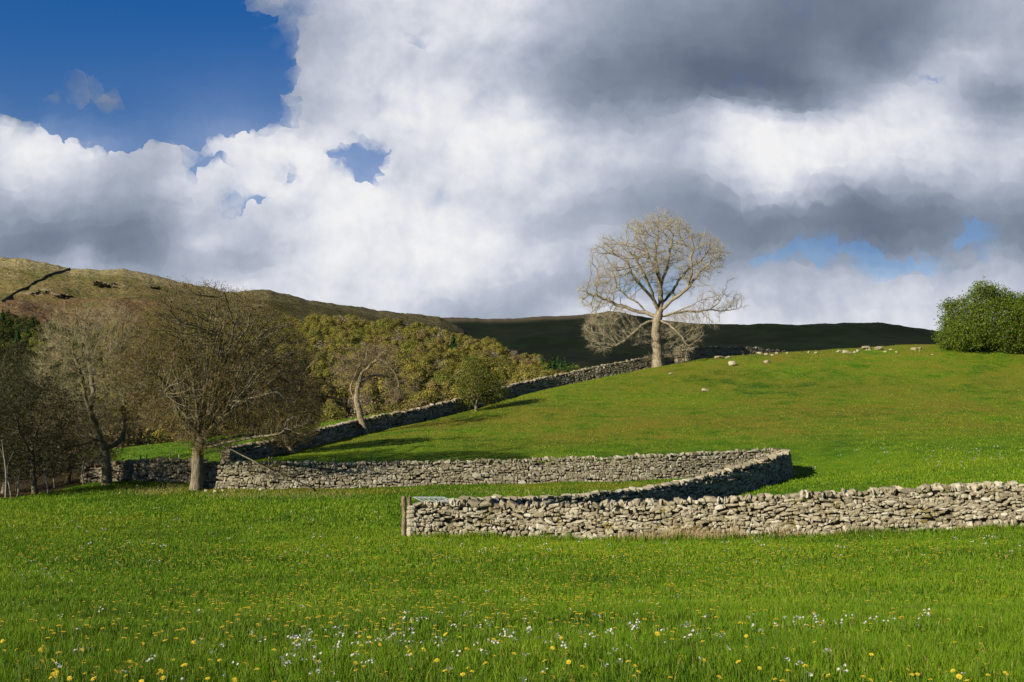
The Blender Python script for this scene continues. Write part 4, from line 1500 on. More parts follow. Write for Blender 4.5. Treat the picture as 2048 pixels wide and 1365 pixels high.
# pale ash like tree at the left end of the wall
make_tree("left_ash_tree".replace("left_", ""), "tall pale olive bare tree with a broken forked trunk left of the big spreading tree", "tree", None, 54.5,
          [[(214, 962, 0), (213, 935, 0), (210, 912, 0), (212, 888, 0)],
           [(210, 905, 0), (200, 878, -.3), (188, 850, -.6), (178, 825, -.9), (168, 790, -1), (160, 750, -1.2), (140, 700, -1.4)],
           [(178, 825, -.9), (186, 790, -.4), (182, 750, 0), (176, 700, .2), (170, 655, .2)],
           [(212, 900, 0), (230, 890, .3), (246, 878, .5), (249, 850, .6), (248, 815, .7), (252, 780, .8), (246, 735, .9), (240, 690, .9)],
           [(248, 815, .7), (262, 790, 1.4), (275, 760, 1.8), (280, 710, 2)],
           [(204, 880, 0), (180, 868, .8), (150, 852, 1.5), (125, 830, 2)],
           [(246, 878, .5), (268, 866, 0), (290, 858, -.4), (305, 850, -.6)],
           [(205, 885, -.3), (190, 880, -1.2), (160, 890, -1.8), (130, 895, -2.2)]],
          [(190, 725, 114, 112, 1, 0, 2400, .55), (140, 685, 58, 72, 1, 0, 600, .6), (225, 680, 78, 76, 1, 0, 700, .6), (160, 830, 92, 75, 1, 0, 900, .7), (255, 800, 62, 75, 1, .5, 500, .7), (120, 880, 60, 45, 1, -1.5, 400, .8)],
          .24, M_BARK_SYC, M_TWIG_LEFT, step=.2, di=1.8, dk=.30, trop=(0, 0, .16), seed=12,
          twig=dict(n=3, len=.62, up=.55, up2=.4, spread=.42, r=.0065, shoots=3, rmax=.018), leaf=dict(per=.05, size=.03, scatter=.06), leafmat=M_BUD_OLIVE, rtip=.0105, flare=1.3)

# dim thicket trees at the left edge
THICKET = (
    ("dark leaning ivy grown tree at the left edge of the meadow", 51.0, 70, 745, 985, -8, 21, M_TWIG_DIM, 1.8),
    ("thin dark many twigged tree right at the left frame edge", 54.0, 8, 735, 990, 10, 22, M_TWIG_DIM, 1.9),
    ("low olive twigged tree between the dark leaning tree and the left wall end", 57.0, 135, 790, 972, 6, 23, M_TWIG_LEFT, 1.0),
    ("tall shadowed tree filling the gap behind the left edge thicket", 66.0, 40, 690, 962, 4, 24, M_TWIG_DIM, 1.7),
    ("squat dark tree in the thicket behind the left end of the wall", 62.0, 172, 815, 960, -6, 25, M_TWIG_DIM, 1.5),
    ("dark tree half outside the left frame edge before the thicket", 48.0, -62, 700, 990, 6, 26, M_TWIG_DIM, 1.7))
for (lab, d, sx, top, base, lean, sd, tw, dn) in THICKET:
    make_tree("thicket_tree", lab, "tree", "thicket trees at the left edge", d,
              [[(sx, base, 0), (sx + lean * .5, base - 40, 0), (sx + lean, base - 85, .2), (sx + lean * .6, base - 125, .3)],
               [(sx + lean, base - 85, .2), (sx + lean + 14, base - 130, .8), (sx + lean + 22, base - 170, 1)],
               [(sx + lean, base - 80, .2), (sx + lean - 22, base - 118, -.5), (sx + lean - 34, base - 165, -1)],
               [(sx + lean * .3, base - 25, 0), (sx + 20, base - 45, -.6), (sx + 38, base - 58, -1)]],
              [(sx, (top + base - 50) / 2, 74, (base - 50 - top) / 2, 1, 0, int(1400 * dn), .65), (sx, base - 70, 82, 55, 1, 0, int(700 * dn), .8)],
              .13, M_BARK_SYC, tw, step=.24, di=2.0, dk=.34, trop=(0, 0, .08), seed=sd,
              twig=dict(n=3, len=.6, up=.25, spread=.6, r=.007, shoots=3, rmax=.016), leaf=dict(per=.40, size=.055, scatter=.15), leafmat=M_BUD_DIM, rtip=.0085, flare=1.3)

# thin pale saplings in the dark of the thicket
rs = np.random.default_rng(31)
SAP = [(12, 1000, 880, 47, -6), (20, 985, 930, 48, -4), (32, 985, 950, 48.5, 9), (95, 980, 915, 50, -8), (108, 958, 900, 55, -4), (36, 930, 850, 55, 4), (166, 955, 905, 55.5, 3)]
M_SAP = mat_flat("pale_sapling_bark", (.26, .23, .18), .85)
SLAB = ["thin pale sapling stem at the very left edge of the meadow", "short pale sapling right of the edge stem, leaning left", "short pale sapling leaning right in the dark thicket", "pale crooked sapling below the dark leaning tree",
        "thin sapling standing behind the crooked pale one", "slender sapling deep in the dark thicket", "thin sapling beside the left end of the wall"]
for lab, (px, pb, pt, d, lean) in zip(SLAB, SAP):
    b, t = P(px, pb, d), P(px + lean, pt, d)
    b[2] = float(gz(b[0], b[1])) - .1
    L = [b + (t - b) * k + np.array([math.sin(k * 5 + px) * .06, 0, 0]) for k in np.linspace(0, 1, 7)]
    side = [L[3], L[3] + (t - b) * .3 + np.array([.35, .1, 0])], [L[4], L[4] + (t - b) * .25 + np.array([-.3, .1, 0])]
    NPp = np.array(L + [side[0][1], side[1][1]]); pr = np.array([-1, 0, 1, 2, 3, 4, 5, 3, 4])
    rd = np.array([.045, .042, .038, .034, .028, .02, .01, .006, .006])
    V, Q = tubes(NPp - b, pr, rd, lambda q: np.full(len(q), 5))
    me = mesh_np("sapling", V, [Q], [M_SAP], smooth=True)
    o = link("sapling", me, label=lab, category="sapling", group="saplings in the dark thicket")
    o.location = b

# stunted tree at the foot of the hill wall
make_tree("field_tree", "dark twiggy tree with a flared pale trunk at the low end of the hill wall", "tree", None, 67.2,
          [[(584, 908, 0), (577, 892, 0), (573, 872, 0), (572, 850, 0)],
           [(573, 870, 0), (560, 845, -.4), (548, 815, -.8), (540, 780, -1)],
           [(572, 855, 0), (582, 825, .4), (596, 795, .8), (604, 760, 1)],
           [(573, 862, 0), (592, 852, -.4), (612, 842, -.8)],
           [(600, 785, .8), (604, 755, -.3), (612, 738, -.6), (625, 727, -.8), (640, 712, -1), (650, 700, -1)],
           [(604, 755, -.3), (600, 735, -.8), (596, 715, -1)]],
          [(575, 800, 68, 72, 1, 0, 2800, .6), (570, 850, 66, 44, 1, 0, 1000, .8), (628, 720, 26, 20, 1, -.8, 24, .8)],
          .20, M_BARK_DEAD, M_TWIG_DARK, step=.22, di=2.0, dk=.26, trop=(0, 0, .05), seed=41,
          twig=dict(n=5, len=.55, up=.15, spread=.65, r=.008, shoots=3, rmax=.016), leaf=dict(per=.30, size=.036, scatter=.1), leafmat=M_BUD_SYC, rtip=.009, flare=1.9)

# half dead leaning tree against the wall
make_tree("dead_tree", "half dead leaning tree with a white scarred trunk foot against the hill wall", "tree", None, 81.0,
          [[(731, 868, 0), (727, 852, 0), (720, 832, 0), (714, 806, 0), (714, 782, 0), (720, 762, 0), (728, 742, 0), (734, 720, 0), (736, 697, 0)],
           [(714, 806, 0), (704, 790, .3), (702, 772, .5), (712, 752, .6), (722, 728, .6)],
           [(728, 742, 0), (744, 728, -.4), (758, 718, -.6), (768, 704, -.7), (778, 700, -.8), (786, 706, -.8)],
           [(768, 704, -.7), (780, 698, -.2), (796, 699, 0)],
           [(758, 718, -.6), (776, 726, -1), (788, 742, -1.2), (796, 762, -1.3), (800, 790, -1.4)],
           [(726, 760, 0), (745, 752, .6), (770, 754, .9), (795, 764, 1), (818, 776, 1), (840, 792, 1)],
           [(770, 754, .9), (776, 775, .6), (784, 800, .5)]],
          [(745, 715, 66, 34, 1.2, 0, 260, .8), (690, 735, 34, 50, 1.2, .5, 140, .8), (810, 770, 36, 28, 1, .8, 150, .9), (790, 770, 28, 40, 1, -1, 90, .9), (745, 800, 40, 26, 1, 0, 70, 1)],
          .25, M_BARK_DEAD, M_TWIG_DEAD, step=.26, di=3.0, dk=.5, trop=(0, 0, -.05), seed=51,
          twig=dict(n=4, len=.8, up=.05, up2=0, spread=.6, r=.008, shoots=3, rmax=.022), rtip=.011, flare=1.3)

# young hawthorn against the wall
make_tree("hawthorn_bush", "small olive green hawthorn with several stems against the shaded hill wall", "bush", None, 93.5,
          [[(952, 819, 0), (953, 805, 0), (956, 790, 0)],
           [(952, 815, 0), (944, 803, -.3), (940, 785, -.5), (932, 762, -.6)],
           [(952, 815, 0), (962, 802, .3), (972, 785, .5), (982, 765, .6)],
           [(956, 790, 0), (958, 770, 0), (955, 745, 0)]],
          [(950, 770, 40, 42, 1, 0, 420, .7), (985, 778, 34, 34, 1, .3, 300, .7), (950, 740, 22, 24, 1, 0, 70, .8)],
          .13, M_BARK_DEAD, M_TWIG_DARK, step=.26, di=2.4, dk=.42, trop=(0, 0, .12), seed=61,
          twig=dict(n=3, len=.45, up=.25, spread=.6, r=.008, shoots=2, rmax=.02), leaf=dict(per=2.6, size=.072, scatter=.22, asp=.7), leafmat=M_LEAF_HAW2, rtip=.009, flare=1.2)

# full leafed hawthorns at the right edge of the ridge
for lab, d, px, py, rx, ry, base, sd, n in (("large round leafy green hawthorn low to the turf at the right end of the ridge", 117.0, 1975, 648, 98, 72, 712, 71, 1500),
                                            ("taller leafy green hawthorn cut by the right frame edge", 120.0, 2105, 628, 78, 80, 708, 72, 900)):
    make_tree("hawthorn_tree", lab, "tree", "leafy hawthorns on the ridge", d,
              [[(px, base + 2, 0), (px + 3, base - 15, 0), (px - 2, base - 32, 0)],
               [(px, base - 12, 0), (px - 24, base - 30, -.5), (px - 45, base - 55, -1)], [(px, base - 14, 0), (px + 22, base - 36, .5), (px + 40, base - 62, 1)],
               [(px - 2, base - 32, 0), (px - 8, base - 70, .6), (px + 3, base - 105, .4)]],
              [(px + 8, py + 6, rx * .86, ry * .84, 1, 0, n, .62), (px - rx * .55, py + ry * .40, rx * .48, ry * .46, 1.2, -1.5, n // 3, .7), (px + rx * .5, py + ry * .30, rx * .55, ry * .55, 1.2, -1, n // 3, .7),
               (px - 2, py - ry * .62, rx * .46, ry * .48, 1, 0, n // 5, .8), (px - rx * .42, py - ry * .18, rx * .36, ry * .36, 1, 0, n // 8, .8)] + rag(px, py, rx, ry, 16, n // 26, sd, -10, 190, .17),
              .22, M_BARK_DEAD, M_TWIG_DARK, step=.34, di=2.6, dk=.50, trop=(0, 0, .02), seed=sd,
              twig=dict(n=4, len=.85, up=.18, up2=.05, spread=.6, r=.010, shoots=2, rmax=.03), leaf=dict(per=2.6, size=.095, scatter=.20, asp=.7), leafmat=M_LEAF_HAW, rtip=.013, flare=1.2)


# ------------------------------------------------------------------ gatepost, hurdle, fence posts, rocks
def box_geo(c, s, R=None, bev=.0):
    B = np.array([[x, y, z] for x in (-1, 1) for y in (-1, 1) for z in (-1, 1)], float) * np.array(s)
    Q = np.array([[0, 1, 3, 2], [4, 6, 7, 5], [0, 4, 5, 1], [2, 3, 7, 6], [0, 2, 6, 4], [1, 5, 7, 3]])
    if R is not None:
        B = B @ R
    return B + np.array(c), Q


def merge(parts):
    V, Q, off = [], [], 0
    for v, q in parts:
        V.append(v); Q.append(q + off); off += len(v)
    return np.concatenate(V), np.concatenate(Q)


def timber(w, dpt, h, seed, n=12, m=16):
    """upright weathered post: ring section with cracks and a worn top"""
    r = np.random.default_rng(seed)
    an = np.linspace(0, 2 * math.pi, m, endpoint=False)
    sq = (np.abs(np.cos(an)) ** 4 + np.abs(np.sin(an)) ** 4) ** -.25
    crack = 1 - .18 * (r.uniform(0, 1, m) > .72) - r.uniform(0, .07, m)
    V = []
    for k in range(n + 1):
        z = h * k / n
        tw = 1 + .04 * math.sin(k * 1.1 + seed) - (.10 if k == n else 0)
        V.append(np.stack([np.cos(an) * sq * w / 2 * crack * tw + .012 * math.sin(k * .7 + seed), np.sin(an) * sq * dpt / 2 * crack * tw, np.full(m, z) + (r.normal(size=m) * .018 if k == n else 0)], 1))
    V.append(np.array([[0, 0, h - .02]]))
    V = np.concatenate(V)
    Q = np.concatenate([np.stack([k * m + np.arange(m), k * m + (np.arange(m) + 1) % m, (k + 1) * m + (np.arange(m) + 1) % m, (k + 1) * m + np.arange(m)], 1) for k in range(n)])
    T = np.stack([n * m + np.arange(m), n * m + (np.arange(m) + 1) % m, np.full(m, (n + 1) * m)], 1)
    return V, Q, T


M_POST = mat_bark("weathered_oak", (.10, .07, .045), (.33, .26, .18), scale=5)
pb = P(811, 1074, 32.9)
root = thing("gatepost", "weathered split wooden gatepost at the end of the near wall", "gatepost", (pb[0], pb[1], float(gz(pb[0], pb[1]))))
for dx, w, hh, sd in ((-.045, .155, 1.31, 3), (.10, .115, 1.27, 8)):
    V, Q, T = timber(w, .16, hh + .15, sd)
    me = mesh_np("timber", V + [0, 0, -.15], [Q, T], [M_POST], smooth=False)
    o = link("timber", me, root)
    o.location = (dx, 0.02 if dx > 0 else 0, 0)
    o.rotation_euler = (0, math.radians(.8 if dx > 0 else -.6), 0)

m_galv, Nn, bb, _ = material("galvanised_steel", .42, .5)
bb.inputs['Metallic'].default_value = .25
Nn.put(bb.inputs['Base Color'], Nn.mix(Nn.noise(geopos(Nn), 12, 4, .6), (.20, .225, .24), (.34, .37, .39)))
# sheep hurdle resting flat across the two walls at the mouth of the lane
z0 = float(gz(*P(860, 1070, 33.2)[:2])) + 1.20
A0, A1 = P(846, 1003, 33.0), P(906, 1003, 33.0)
B0, B1 = P(827, 995, 35.0), P(887, 995, 35.0)
root = thing("sheep_hurdle", "galvanised metal sheep hurdle laid flat across the wall tops beside the gatepost", "hurdle", tuple(A0))


def bar_between(a, b, r_=.022, k=8):
    V, Q = tubes(np.array([a, b]), np.array([-1, 0]), np.array([r_, r_]), lambda q: np.full(len(q), k))
    return V, Q


lvl = max(A0[2], near_path.z.min() + .9)
fr = merge([bar_between(A0 - A0, A1 - A0, .019), bar_between(B0 - A0, B1 - A0, .019), bar_between(A0 - A0, B0 - A0, .019), bar_between(A1 - A0, B1 - A0, .019)])
link("frame", mesh_np("frame", fr[0], [fr[1]], [m_galv], smooth=True), root)
for k in range(1, 6):
    a, b = A0 + (A1 - A0) * k / 6, B0 + (B1 - B0) * k / 6
    q = bar_between(a - A0, b - A0, .012)
    link("bar", mesh_np("bar", q[0], [q[1]], [m_galv], smooth=True), root)
for k in (1,):
    a, b = A0 + (B0 - A0) * k / 2, A1 + (B1 - A1) * k / 2
    q = bar_between(a - A0 + [0, 0, .035], b - A0 + [0, 0, .025], .010)
    link("brace", mesh_np("brace", q[0], [q[1]], [m_galv], smooth=True), root)

M_FPOST = mat_bark("pale_fence_wood", (.24, .19, .11), (.42, .36, .23), scale=6)
V, Q, T = timber(.085, .085, 1.0, 5, n=4, m=8)
post_me = mesh_np("fence_post", V, [Q, T], [M_FPOST])
FP = [(282, 911), (292, 908), (340, 905), (361, 908), (538, 913), (545, 914), (594, 917), (632, 913), (672, 913), (743, 911), (807, 917), (872, 919), (914, 915), (977, 918), (1065, 914), (1145, 911), (1229, 911)]
prev = None
for i, (px, pt) in enumerate(FP):
    d = 57.2 if px > 500 else 58.5
    t = P(px, pt, d)
    g = float(gz(t[0], t[1]))
    o = link("fence_post", post_me, label="thin pale wooden fence post rising just above the far wall", category="fence post", group="fence posts behind the far wall")
    o.location = (t[0], t[1], g - .05)
    o.scale = (1, 1, max(1.0, t[2] - g + .05))
    o.rotation_euler = (math.radians(rs.normal() * 2), math.radians(rs.normal() * 2), rs.uniform(0, 3))
t0 = P(743, 911, 57.2)

M_ROCK = mat_stone("pale_field_boulder", .6, .25, .78)


def boulder(label, px, py, wpx, hpx, seed, group="limestone boulders on the hill field", d=None):
    if d is None:
        h = ground_hit(np.array([float(px)]), np.array([float(py)]), 50)[0]
        if np.isnan(h).any():
            return
        d = h[1]
    c = P(px, py, d)
    r = np.random.default_rng(seed)
    B, Qb = cube_ball(6)
    v = B / np.linalg.norm(B, axis=1, keepdims=True) * .55 + B * .45
    for k in range(7):                                   # chop facets
        nrm = r.normal(size=3); nrm /= np.linalg.norm(nrm)
        e = r.uniform(.45, .8)
        q = v @ nrm
        v = v - np.clip(q - e, 0, 9)[:, None] * nrm * .9
    v += (fbm(v[:, 0] * 3 + seed, v[:, 2] * 3 + v[:, 1] * 2, 3, seed) - .5)[:, None] * .16
    wpx, hpx = wpx * .88, hpx * .85
    s = np.array([wpx * d / F / 2, wpx * d / F / 2 * r.uniform(.6, .9), hpx * d / F / 2 * 1.25])
    v = v * s + [0, 0, s[2] * .55]
    me = mesh_np("boulder", v, [Qb], [M_ROCK], smooth=False, attrs={'rnd': np.full(len(v), r.uniform(.30, .75)), 'moss': np.zeros(len(v))})
    o = link("boulder", me, label=label, category="boulder", group=group)
    o.location = (c[0], c[1], float(gz(c[0], c[1])))


boulder("large pale angular boulder standing below the ridge wall", 1464, 732, 18, 13, 1)
boulder("flat white stone in the turf right of the tall tree's foot", 1343, 749, 13, 5, 2)
boulder("white tipped boulder lying alone in the middle of the hill field", 1411, 783, 18, 8, 3)
boulder("low pale twin boulder right of the large angular one", 1532, 726, 18, 8, 4)
boulder("long brownish slab at the left end of the ridge stones", 1437, 718, 24, 7, 5)
boulder("small pale slab lying against the long brownish slab", 1456, 717, 13, 6, 6)
boulder("dark grey rock on the brow at the end of the ridge wall", 1518, 709, 12, 6, 7)
boulder("round pale rock on the brow between the dark rock and the stone scatter", 1553, 709, 8, 6, 8)
boulder("brownish broad rock topping the stone scatter", 1733, 699, 22, 9, 9)
boulder("pale broad rock beside the brownish one on the brow", 1757, 700, 20, 9, 10)
boulder("low rock near the hawthorn on the brow", 1828, 700, 16, 7, 11)
boulder("dark low rock just left of the leafy hawthorn", 1840, 699, 12, 5, 12)
boulder("grey flat rock in front of the stone scatter", 1693, 706, 18, 7, 13)
boulder("pale small stone resting on the turf under the hawthorn's left edge", 1866, 711, 8, 4, 14)
for i in range(20):
    px = float(rs.uniform(1480, 1870)) if i > 9 else float(rs.uniform(1640, 1790))
    py = float(np.interp(px, [1480, 1600, 1700, 1870], [715, 706, 702, 700]) + rs.uniform(-1, 7))
    boulder("small pale stone in the scatter along the brow of the hill", px, py, float(rs.uniform(4, 10)), float(rs.uniform(3, 5)), 100 + i, "small stones scattered along the brow")
# tumbled stones at the foot of the left wall
for i, (px, py, w) in enumerate(((430, 985, 10), (445, 983, 8), (412, 984, 9), (470, 984, 7), (520, 982, 9), (40, 993, 8), (55, 990, 6), (22, 995, 9), (545, 980, 8), (240, 988, 6), (275, 973, 7))):
    boulder("loose grey stone fallen in the grass at the foot of the far wall", px, py, w, w * .7, 300 + i, "loose stones fallen from the far wall")


# ------------------------------------------------------------------ walls and crags on the fell
def fell_at(px, py):
    """point of the fell surface seen at a pixel"""
    t = np.linspace(.02, 1.0, 300)
    x, y, z = fell_f(np.full(300, float(px)), t)
    u, v = raydir(px, py)
    el = z / y
    k = int(np.argmax(el >= float(v)))
    return np.array([x[k], y[k], z[k]])


M_DARKWALL = mat_flat("dark_fell_stone", (.045, .04, .028), .95)  # one dark tone for the whole boundary wall
poly = [(8, 605), (22, 595), (40, 583), (58, 577), (70, 567), (84, 562), (92, 555), (110, 548), (125, 545), (140, 539)]
pp = np.array([fell_at(*p) for p in poly])
seg = []
for a, b in zip(pp[:-1], pp[1:]):
    for k in range(6):
        seg.append(a + (b - a) * k / 6)
seg = np.array(seg + [pp[-1]])
nrm = np.gradient(seg[:, :2], axis=0)
nrm = np.stack([-nrm[:, 1], nrm[:, 0]], 1); nrm /= np.linalg.norm(nrm, axis=1, keepdims=True)
rings = np.stack([np.concatenate([seg[:, :2] + nrm * .7 * s_, (seg[:, 2] + z_ + rs.normal(size=len(seg)) * .25)[:, None]], 1) for s_, z_ in ((-1, -3), (-.7, 2.3), (.7, 2.3), (1, -3))], 1)
i = np.arange(len(seg) - 1)[:, None] * 4
q = np.concatenate([np.concatenate([i + a_, i + 4 + a_, i + 4 + a_ + 1, i + a_ + 1], 1) for a_ in range(3)])
o = link("fell_wall", mesh_np("fell_wall", (rings - seg[0]).reshape(-1, 3), [q], [M_DARKWALL]), label="thin dark boundary wall climbing the far fell to its crest", category="wall")
o.location = seg[0]

m_crag, Nn, bb, _ = material("dark_crag", .95, .05)
Nn.put(bb.inputs['Base Color'], Nn.mix(Nn.smooth(Nn.noise(geopos(Nn), .10, 6, .7), .40, .58), (.045, .043, .03), (.19, .165, .09)))
for i, (lab, px, py, w, h) in enumerate((("broad dark crag in the middle of the far fell", 206, 574, 46, 16), ("rounded dark crag under the boundary wall on the far fell", 78, 588, 34, 11),
                                         ("long low dark crag above the woods on the far fell", 126, 594, 46, 8), ("small grey crag toward the right shoulder of the fell", 310, 577, 16, 6))):
    c = fell_at(px, py)
    r = np.random.default_rng(400 + i)
    B, Qb = cube_ball(10)
    v = B / np.linalg.norm(B, axis=1, keepdims=True)
    v = v * np.clip(2.6 * fbm(v[:, 0] * 5.5 + i * 3, v[:, 2] * 6 + v[:, 1] * 3, 4, i) - .45, .05, 2)[:, None]
    sc = c[1] / F
    v = v * np.array([w * sc / 2, 22, h * sc / 2 * 1.7])
    o = link("crag", mesh_np("crag", v, [Qb], [m_crag], smooth=False), label=lab, category="crag", group="crags on the far fell")
    o.location = c + np.array([0, 16, -h * sc * .35])


# ------------------------------------------------------------------ meadow grass
def blades(px_range, py_range, n, hgt, wid, seed, bend=.5, area=None, mask=None, xy=None):
    """grass blades as thin bent strips"""
    r = np.random.default_rng(seed)
    x, y = xy if xy is not None else area
    n = len(x)
    z = gz(x, y)
    an = r.uniform(0, 2 * math.pi, n)
    cl = .45 + .95 * fbm(x * 1.7, y * 1.7, 3, 60) + .9 * (fbm(x * .45, y * .45, 3, 61) - .5)
    cl = np.clip(cl, .3, 2)
    h = hgt * cl * r.uniform(.5, 1.25, n)
    w = wid * r.uniform(.7, 1.3, n)
    la = r.uniform(0, 2 * math.pi, n)
    le = h * bend * r.uniform(.1, 1.0, n)
    dx, dy = np.cos(an) * w / 2, np.sin(an) * w / 2
    lx, ly = np.cos(la) * le, np.sin(la) * le
    b = np.stack([x, y, z - .015], -1)
    side = np.stack([dx, dy, np.zeros(n)], -1)
    m = b + np.stack([lx * .3, ly * .3, h * .55], -1)
    t = b + np.stack([lx, ly, h * np.sqrt(np.clip(1 - (le / np.maximum(h, 1e-3)) ** 2 * .5, .2, 1))], -1)
    V = np.stack([b - side, b + side, m + side * .8, m - side * .8, t], 1).reshape(-1, 3)
    k = (np.arange(n) * 5)[:, None]
    Q = np.concatenate([k, k + 1, k + 2, k + 3], 1)
    T = np.concatenate([k + 3, k + 2, k + 4], 1)
    rnd = np.repeat(r.uniform(0, 1, n), 5)
    dry = np.repeat(dryness(x, y), 5)
    return V, Q, T, rnd, dry


def scatter(y0, y1, dens, seed, margin=1.12):
    """points uniformly over the wedge the meadow shows, y0..y1 metres ahead"""
    r = np.random.default_rng(seed)
    half, extra = .515 * margin, 6.0              # and some metres to either side of it
    wide = half * y1 + extra
    n = int(dens * 2 * wide * (y1 - y0))
    y = r.uniform(y0, y1, n)
    x = r.uniform(-wide, wide, n)
    ok = np.abs(x) < half * y + extra
    return x[ok], y[ok]


def off_path(x, y, paths, w=.42):
    ok = np.ones(len(x), bool)
    for pa in paths:
        lo, hi = pa.p.min(0) - 1, pa.p.max(0) + 1
        m = (x > lo[0]) & (x < hi[0]) & (y > lo[1]) & (y < hi[1])
        if m.any():
            ii = np.where(m)[0]
            for c in range(0, len(ii), 4000):
                q = ii[c:c + 4000]
                dd = ((x[q][:, None] - pa.p[None, ::2, 0]) ** 2 + (y[q][:, None] - pa.p[None, ::2, 1]) ** 2).min(1)
                ok[q] &= dd > w * w
    return ok


GV, GQ, GT, GR, GD, goff = [], [], [], [], [], 0
for (y0, y1, dens, hgt, wid, sd) in ((3.6, 8.0, 3400, .100, .0044, 1), (8.0, 13.0, 1900, .100, .0065, 2), (13.0, 21.0, 800, .100, .010, 3), (21.0, 36.0, 330, .105, .016, 4), (36.0, 57.0, 80, .12, .032, 5), (57.0, 80.0, 26, .085, .05, 6), (80.0, 124.0, 10, .08, .08, 7)):
    x, y = scatter(y0, y1, dens, sd)
    ok = off_path(x, y, [near_path, lane_path, left_path, hill_path, ridge_path]) & (gz(x, y) > -9)
    if y0 > 30:
        ok &= (gz(x, y) > -7)
    ok &= litter(x, y) < .5
    x, y = x[ok], y[ok]
    V, Q, T, R_, D_ = blades(None, None, 0, hgt, wid, sd + 50, xy=(x, y), bend=.6)
    GV.append(V); GQ.append(Q + goff); GT.append(T + goff); GR.append(R_); GD.append(D_); goff += len(V)
# longer growth along the foot of the near wall
r = np.random.default_rng(77)
s = r.uniform(0, near_path.L, 5000)
nxy = np.stack([np.interp(s, near_path.s, near_path.p[:, 0]), np.interp(s, near_path.s, near_path.p[:, 1]) - .36 - np.abs(r.normal(size=5000)) * .22], 1)
V, Q, T, R_, D_ = blades(None, None, 0, .22, .018, 91, xy=(nxy[:, 0], nxy[:, 1]), bend=.7)
GV.append(V); GQ.append(Q + goff); GT.append(T + goff); GR.append(R_); GD.append(D_); goff += len(V)
me = mesh_np("meadow_grass", np.concatenate(GV), [np.concatenate(GQ), np.concatenate(GT)], [M_BLADE], smooth=False, attrs={'rnd': np.concatenate(GR), 'dry': np.concatenate(GD)})
link("meadow_grass", me, kind='stuff', label="green grass blades growing all over the meadow", category="grass")
print("grass verts", goff)

# straw coloured stalks against the near wall and along the far wall
M_STRAW = mat_flat("dry_straw", (.36, .27, .12), .8, .25, (.55, .44, .24))
r = np.random.default_rng(78)
xs, ys, hs = [], [], []
for (px, w, n, h) in ((1330, 75, 420, .42), (1410, 60, 330, .48), (1540, 40, 120, .45), (1250, 40, 120, .3), (1130, 60, 60, .25), (1640, 80, 90, .3)):
    p_ = px + r.normal(size=n) * w * .5
    c = np.stack([raydir(q, 1080)[0] * 33 for q in p_])
    k = np.interp(c, near_path.p[:, 0], np.arange(len(near_path.p)))
    yy = np.interp(k, np.arange(len(near_path.p)), near_path.p[:, 1]) - .38 - np.abs(r.normal(size=n)) * .12
    xs.append(c); ys.append(yy); hs.append(np.full(n, h))
for (px, py, w, n, h) in ((1000, 985, 260, 420, .16), (620, 992, 120, 520, .2), (470, 992, 60, 300, .2), (300, 985, 60, 260, .22), (340, 975, 30, 160, .25), (1250, 966, 120, 120, .14)):
    g = ground_hit(px + r.normal(size=n) * w * .5, py + r.normal(size=n) * 4, 36, 60)
    g = g[~np.isnan(g[:, 1])]
    xs.append(g[:, 0]); ys.append(g[:, 1]); hs.append(np.full(len(g), h))
xs, ys, hs = np.concatenate(xs), np.concatenate(ys), np.concatenate(hs)
ok = off_path(xs, ys, [lane_path, left_path], .38)
xs, ys, hs = xs[ok], ys[ok], hs[ok]
V, Q, T, R_, D_ = blades(None, None, 0, 1.0, .014, 95, xy=(xs, ys), bend=.35)
V = V.reshape(-1, 5, 3)
gzz = gz(xs, ys)
V[:, :, 2] = gzz[:, None] + (V[:, :, 2] - gzz[:, None]) * hs[:, None]
V[:, :, :2] = np.stack([xs, ys], -1)[:, None] + (V[:, :, :2] - np.stack([xs, ys], -1)[:, None]) * np.maximum(hs[:, None, None], .6)
me = mesh_np("dry_grass", V.reshape(-1, 3), [Q, T], [M_STRAW], attrs={'rnd': R_})
link("dry_grass", me, kind='stuff', label="dry straw stalks along the feet of the stone walls", category="grass")

# ------------------------------------------------------------------ meadow flowers
M_YEL = mat_flat("dandelion_yellow", (.66, .50, .035), .7, .2)
M_WHT = mat_flat("cuckooflower_white", (.62, .60, .60), .7, .3)
M_STEM = mat_flat("flower_stem", (.10, .14, .03), .7)


def dandelion_head(r):
    """shaggy disc of ray florets, domed"""
    V, T = [], []
    for ring, (n, rad, z) in enumerate(((13, .021, .002), (10, .014, .006), (6, .007, .009))):
        for k in range(n):
            a = 2 * math.pi * (k + .5 * ring) / n + r.normal() * .1
            w = .17 if ring < 2 else .35
            o = len(V)
            V += [[0, 0, z - .002], [math.cos(a - w) * rad, math.sin(a - w) * rad, z + r.normal() * .0012], [math.cos(a) * rad * 1.12, math.sin(a) * rad * 1.12, z + .001], [math.cos(a + w) * rad, math.sin(a + w) * rad, z + r.normal() * .0012]]
            T += [[o, o + 1, o + 2], [o, o + 2, o + 3]]
    for k in range(6):                                    # green cup under the head
        a, b = 2 * math.pi * k / 6, 2 * math.pi * (k + 1) / 6
        o = len(V)
        V += [[0, 0, -.012], [math.cos(a) * .010, math.sin(a) * .010, 0], [math.cos(b) * .010, math.sin(b) * .010, 0]]
        T += [[o, o + 2, o + 1]]
    return np.array(V), np.array(T)


def stem_geo(h, rad, r):
    L = np.array([[0, 0, -.02], [r.normal() * .008, r.normal() * .008, h * .5], [0, 0, h - .008]])
    return tubes(L, np.array([-1, 0, 1]), np.full(3, rad), lambda q: np.full(len(q), 4))


